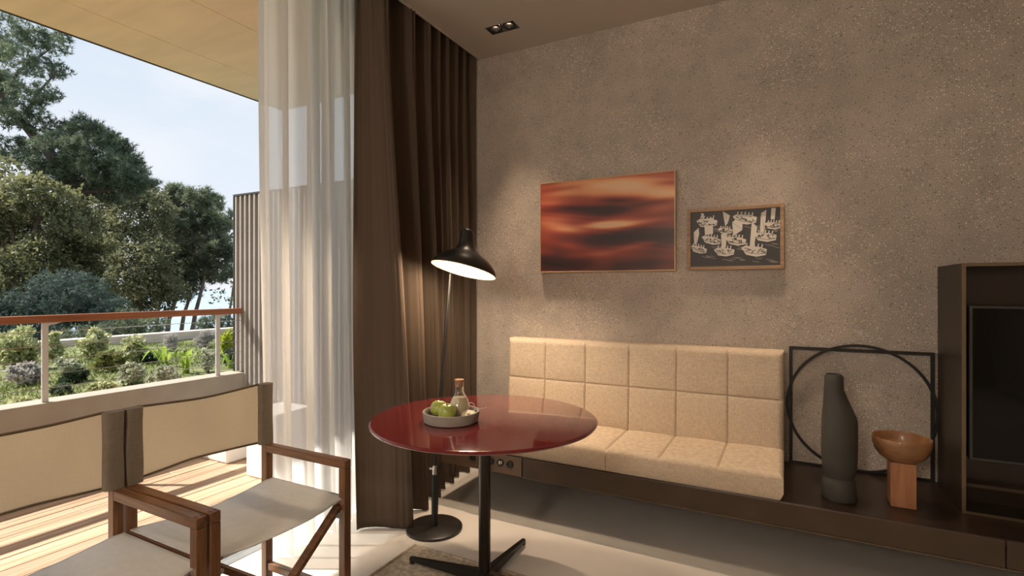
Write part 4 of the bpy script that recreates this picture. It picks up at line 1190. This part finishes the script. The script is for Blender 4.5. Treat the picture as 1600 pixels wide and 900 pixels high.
plant('variegated_bush', 'big cream and green variegated bush at the left, behind the nearest post', 28, 572, 78, 66, 'variegated', .055, 2600)
plant('variegated_bush', 'upright cream-leaved bush just right of the nearest railing post', 84, 558, 26, 52, 'variegated', .05, 800)
plant('yellow_shrub', 'upright yellowish shrub standing alone before the kerb', 149, 553, 42, 50, 'variegated', .05, 1100)
plant('grey_mound', 'silvery grey mound with reddish base at the left on the grass', 40, 596, 58, 32, 'lavender_grey', .04, 1700)
plant('moss_mound', 'dark green cushion mound in the middle of the grass', 118, 597, 46, 19, 'moss_dark', .03, 1300, stems=3)
plant('moss_mound', 'small blue-green cushion mound right of the nearest railing post', 92, 613, 40, 15, 'moss_blue', .025, 1100, stems=3)
plant('pale_groundcover', 'low pale leafy groundcover at the parapet edge', 158, 615, 56, 18, 'variegated', .03, 1200, stems=4)
plant('pale_groundcover', 'low pale leafy patch at the far left edge of the parapet', 38, 634, 52, 14, 'variegated', .03, 900, stems=4)
plant('pale_bush', 'small pale-leaved bush behind the dark cushion mound', 106, 578, 42, 22, 'pale_silver', .035, 900)
plant('olive_bush', 'olive-green spreading bush left of the white-leaved bush', 172, 582, 54, 30, 'olive_green', .045, 1300)
plant('white_bush', 'rounded white-leaved bush near the parapet', 204, 602, 40, 34, 'pale_silver', .035, 1500)
plant('cream_bush', 'cream-topped rounded bush before the kerb, left of the strap-leaved plants', 212, 561, 44, 46, 'variegated', .045, 1400)
plant('white_bush', 'low white-leaved bush at the parapet under the strap-leaved plants', 258, 601, 50, 26, 'pale_silver', .035, 1500)
plant('lavender_bush', 'grey lavender bush before the kerb, left one', 267, 549, 36, 30, 'lavender_grey', .05, 900, 'needle')
plant('lavender_bush', 'grey lavender bush before the kerb, right one beside the second post', 320, 544, 40, 30, 'lavender_grey', .05, 1000, 'needle')
plant('twiggy_bush', 'sparse pale twiggy bush just left of the second railing post', 324, 586, 30, 40, 'pale_silver', .03, 700)
plant('lime_bush', 'bright lime-yellow bush between second post and slatted screen', 356, 556, 28, 42, 'lime_green', .045, 1200)
plant('grey_bush', 'soft grey-green bush below the lime-yellow one beside the screen', 360, 572, 26, 28, 'moss_blue', .04, 700)
plant('dark_bush', 'dark bush under the cream-topped bush', 232, 566, 30, 18, 'moss_dark', .04, 700)

def strap_plant(label, px, py, leaves, mat='strap_green'):
    p = at_z(px, py, GZ + .02); p.z = gz(p.x, p.y) - .01
    d = p.x * FWD.x + p.y * FWD.y; s = d / FPX
    t = thing('strap_leaf_plant', label, 'plant', p, 'strap-leaved plants of the roof garden')
    for (dx, dy, bend_, w_) in leaves:        # tip offset in pixels (right, up), arch, width
        tip = RGT * (dx * s) + Vector((0, 0, dy * s)) + FWD * RNG.uniform(-.18, .18)
        m_ = MB(); side = tip.cross(Vector((0, 0, 1))); side = side.normalized() if side.length > .02 else RGT.copy()
        K = 9; prev = None
        for k in range(K + 1):
            f = k / K
            c = p + tip * f + Vector((0, 0, bend_ * math.sin(PI * f)))
            ww = w_ * (math.sin(PI * (.12 + .88 * f)) ** .7 if f < 1 else .02)
            a, mid_, b = m_.bm.verts.new(c + side * ww), m_.bm.verts.new(c - Vector((0, 0, ww * .45))), m_.bm.verts.new(c - side * ww)
            if prev: m_.bm.faces.new((prev[0], a, mid_, prev[1])); m_.bm.faces.new((prev[1], mid_, b, prev[2]))
            prev = (a, mid_, b)
        obj('leaf', m_, mat, t, True, recalc=False)
    obj('crown_base', MB().lathe([(0, 0), (.035, 0), (.030, .05), (.015, .09), (0, .095)], p, 12), mat, t, True)
strap_plant('bright green strap-leaved plant, left one of the pair at the parapet', 258, 575, [(-40, 42, .06, .022), (-22, 32, .10, .020), (-8, 34, .05, .022), (12, 36, .08, .024), (28, 30, .10, .020), (-30, 12, .16, .020), (-46, 8, .16, .020), (6, 12, .12, .024), (24, 14, .12, .020)])
strap_plant('bright green strap-leaved plant, right one of the pair, nearer the second post', 290, 588, [(-24, 28, .12, .022), (-34, 18, .20, .020), (-10, 34, .06, .022), (4, 30, .06, .022), (16, 40, .04, .022), (26, 44, .05, .022), (24, 20, .14, .020), (-6, 18, .12, .018)])
strap_plant('green strap-leaved plant at the foot of the slatted screen', 360, 578, [(-14, 20, .08, .020), (-6, 28, .05, .020), (6, 26, .06, .020), (14, 16, .10, .018), (-18, 8, .10, .016)])
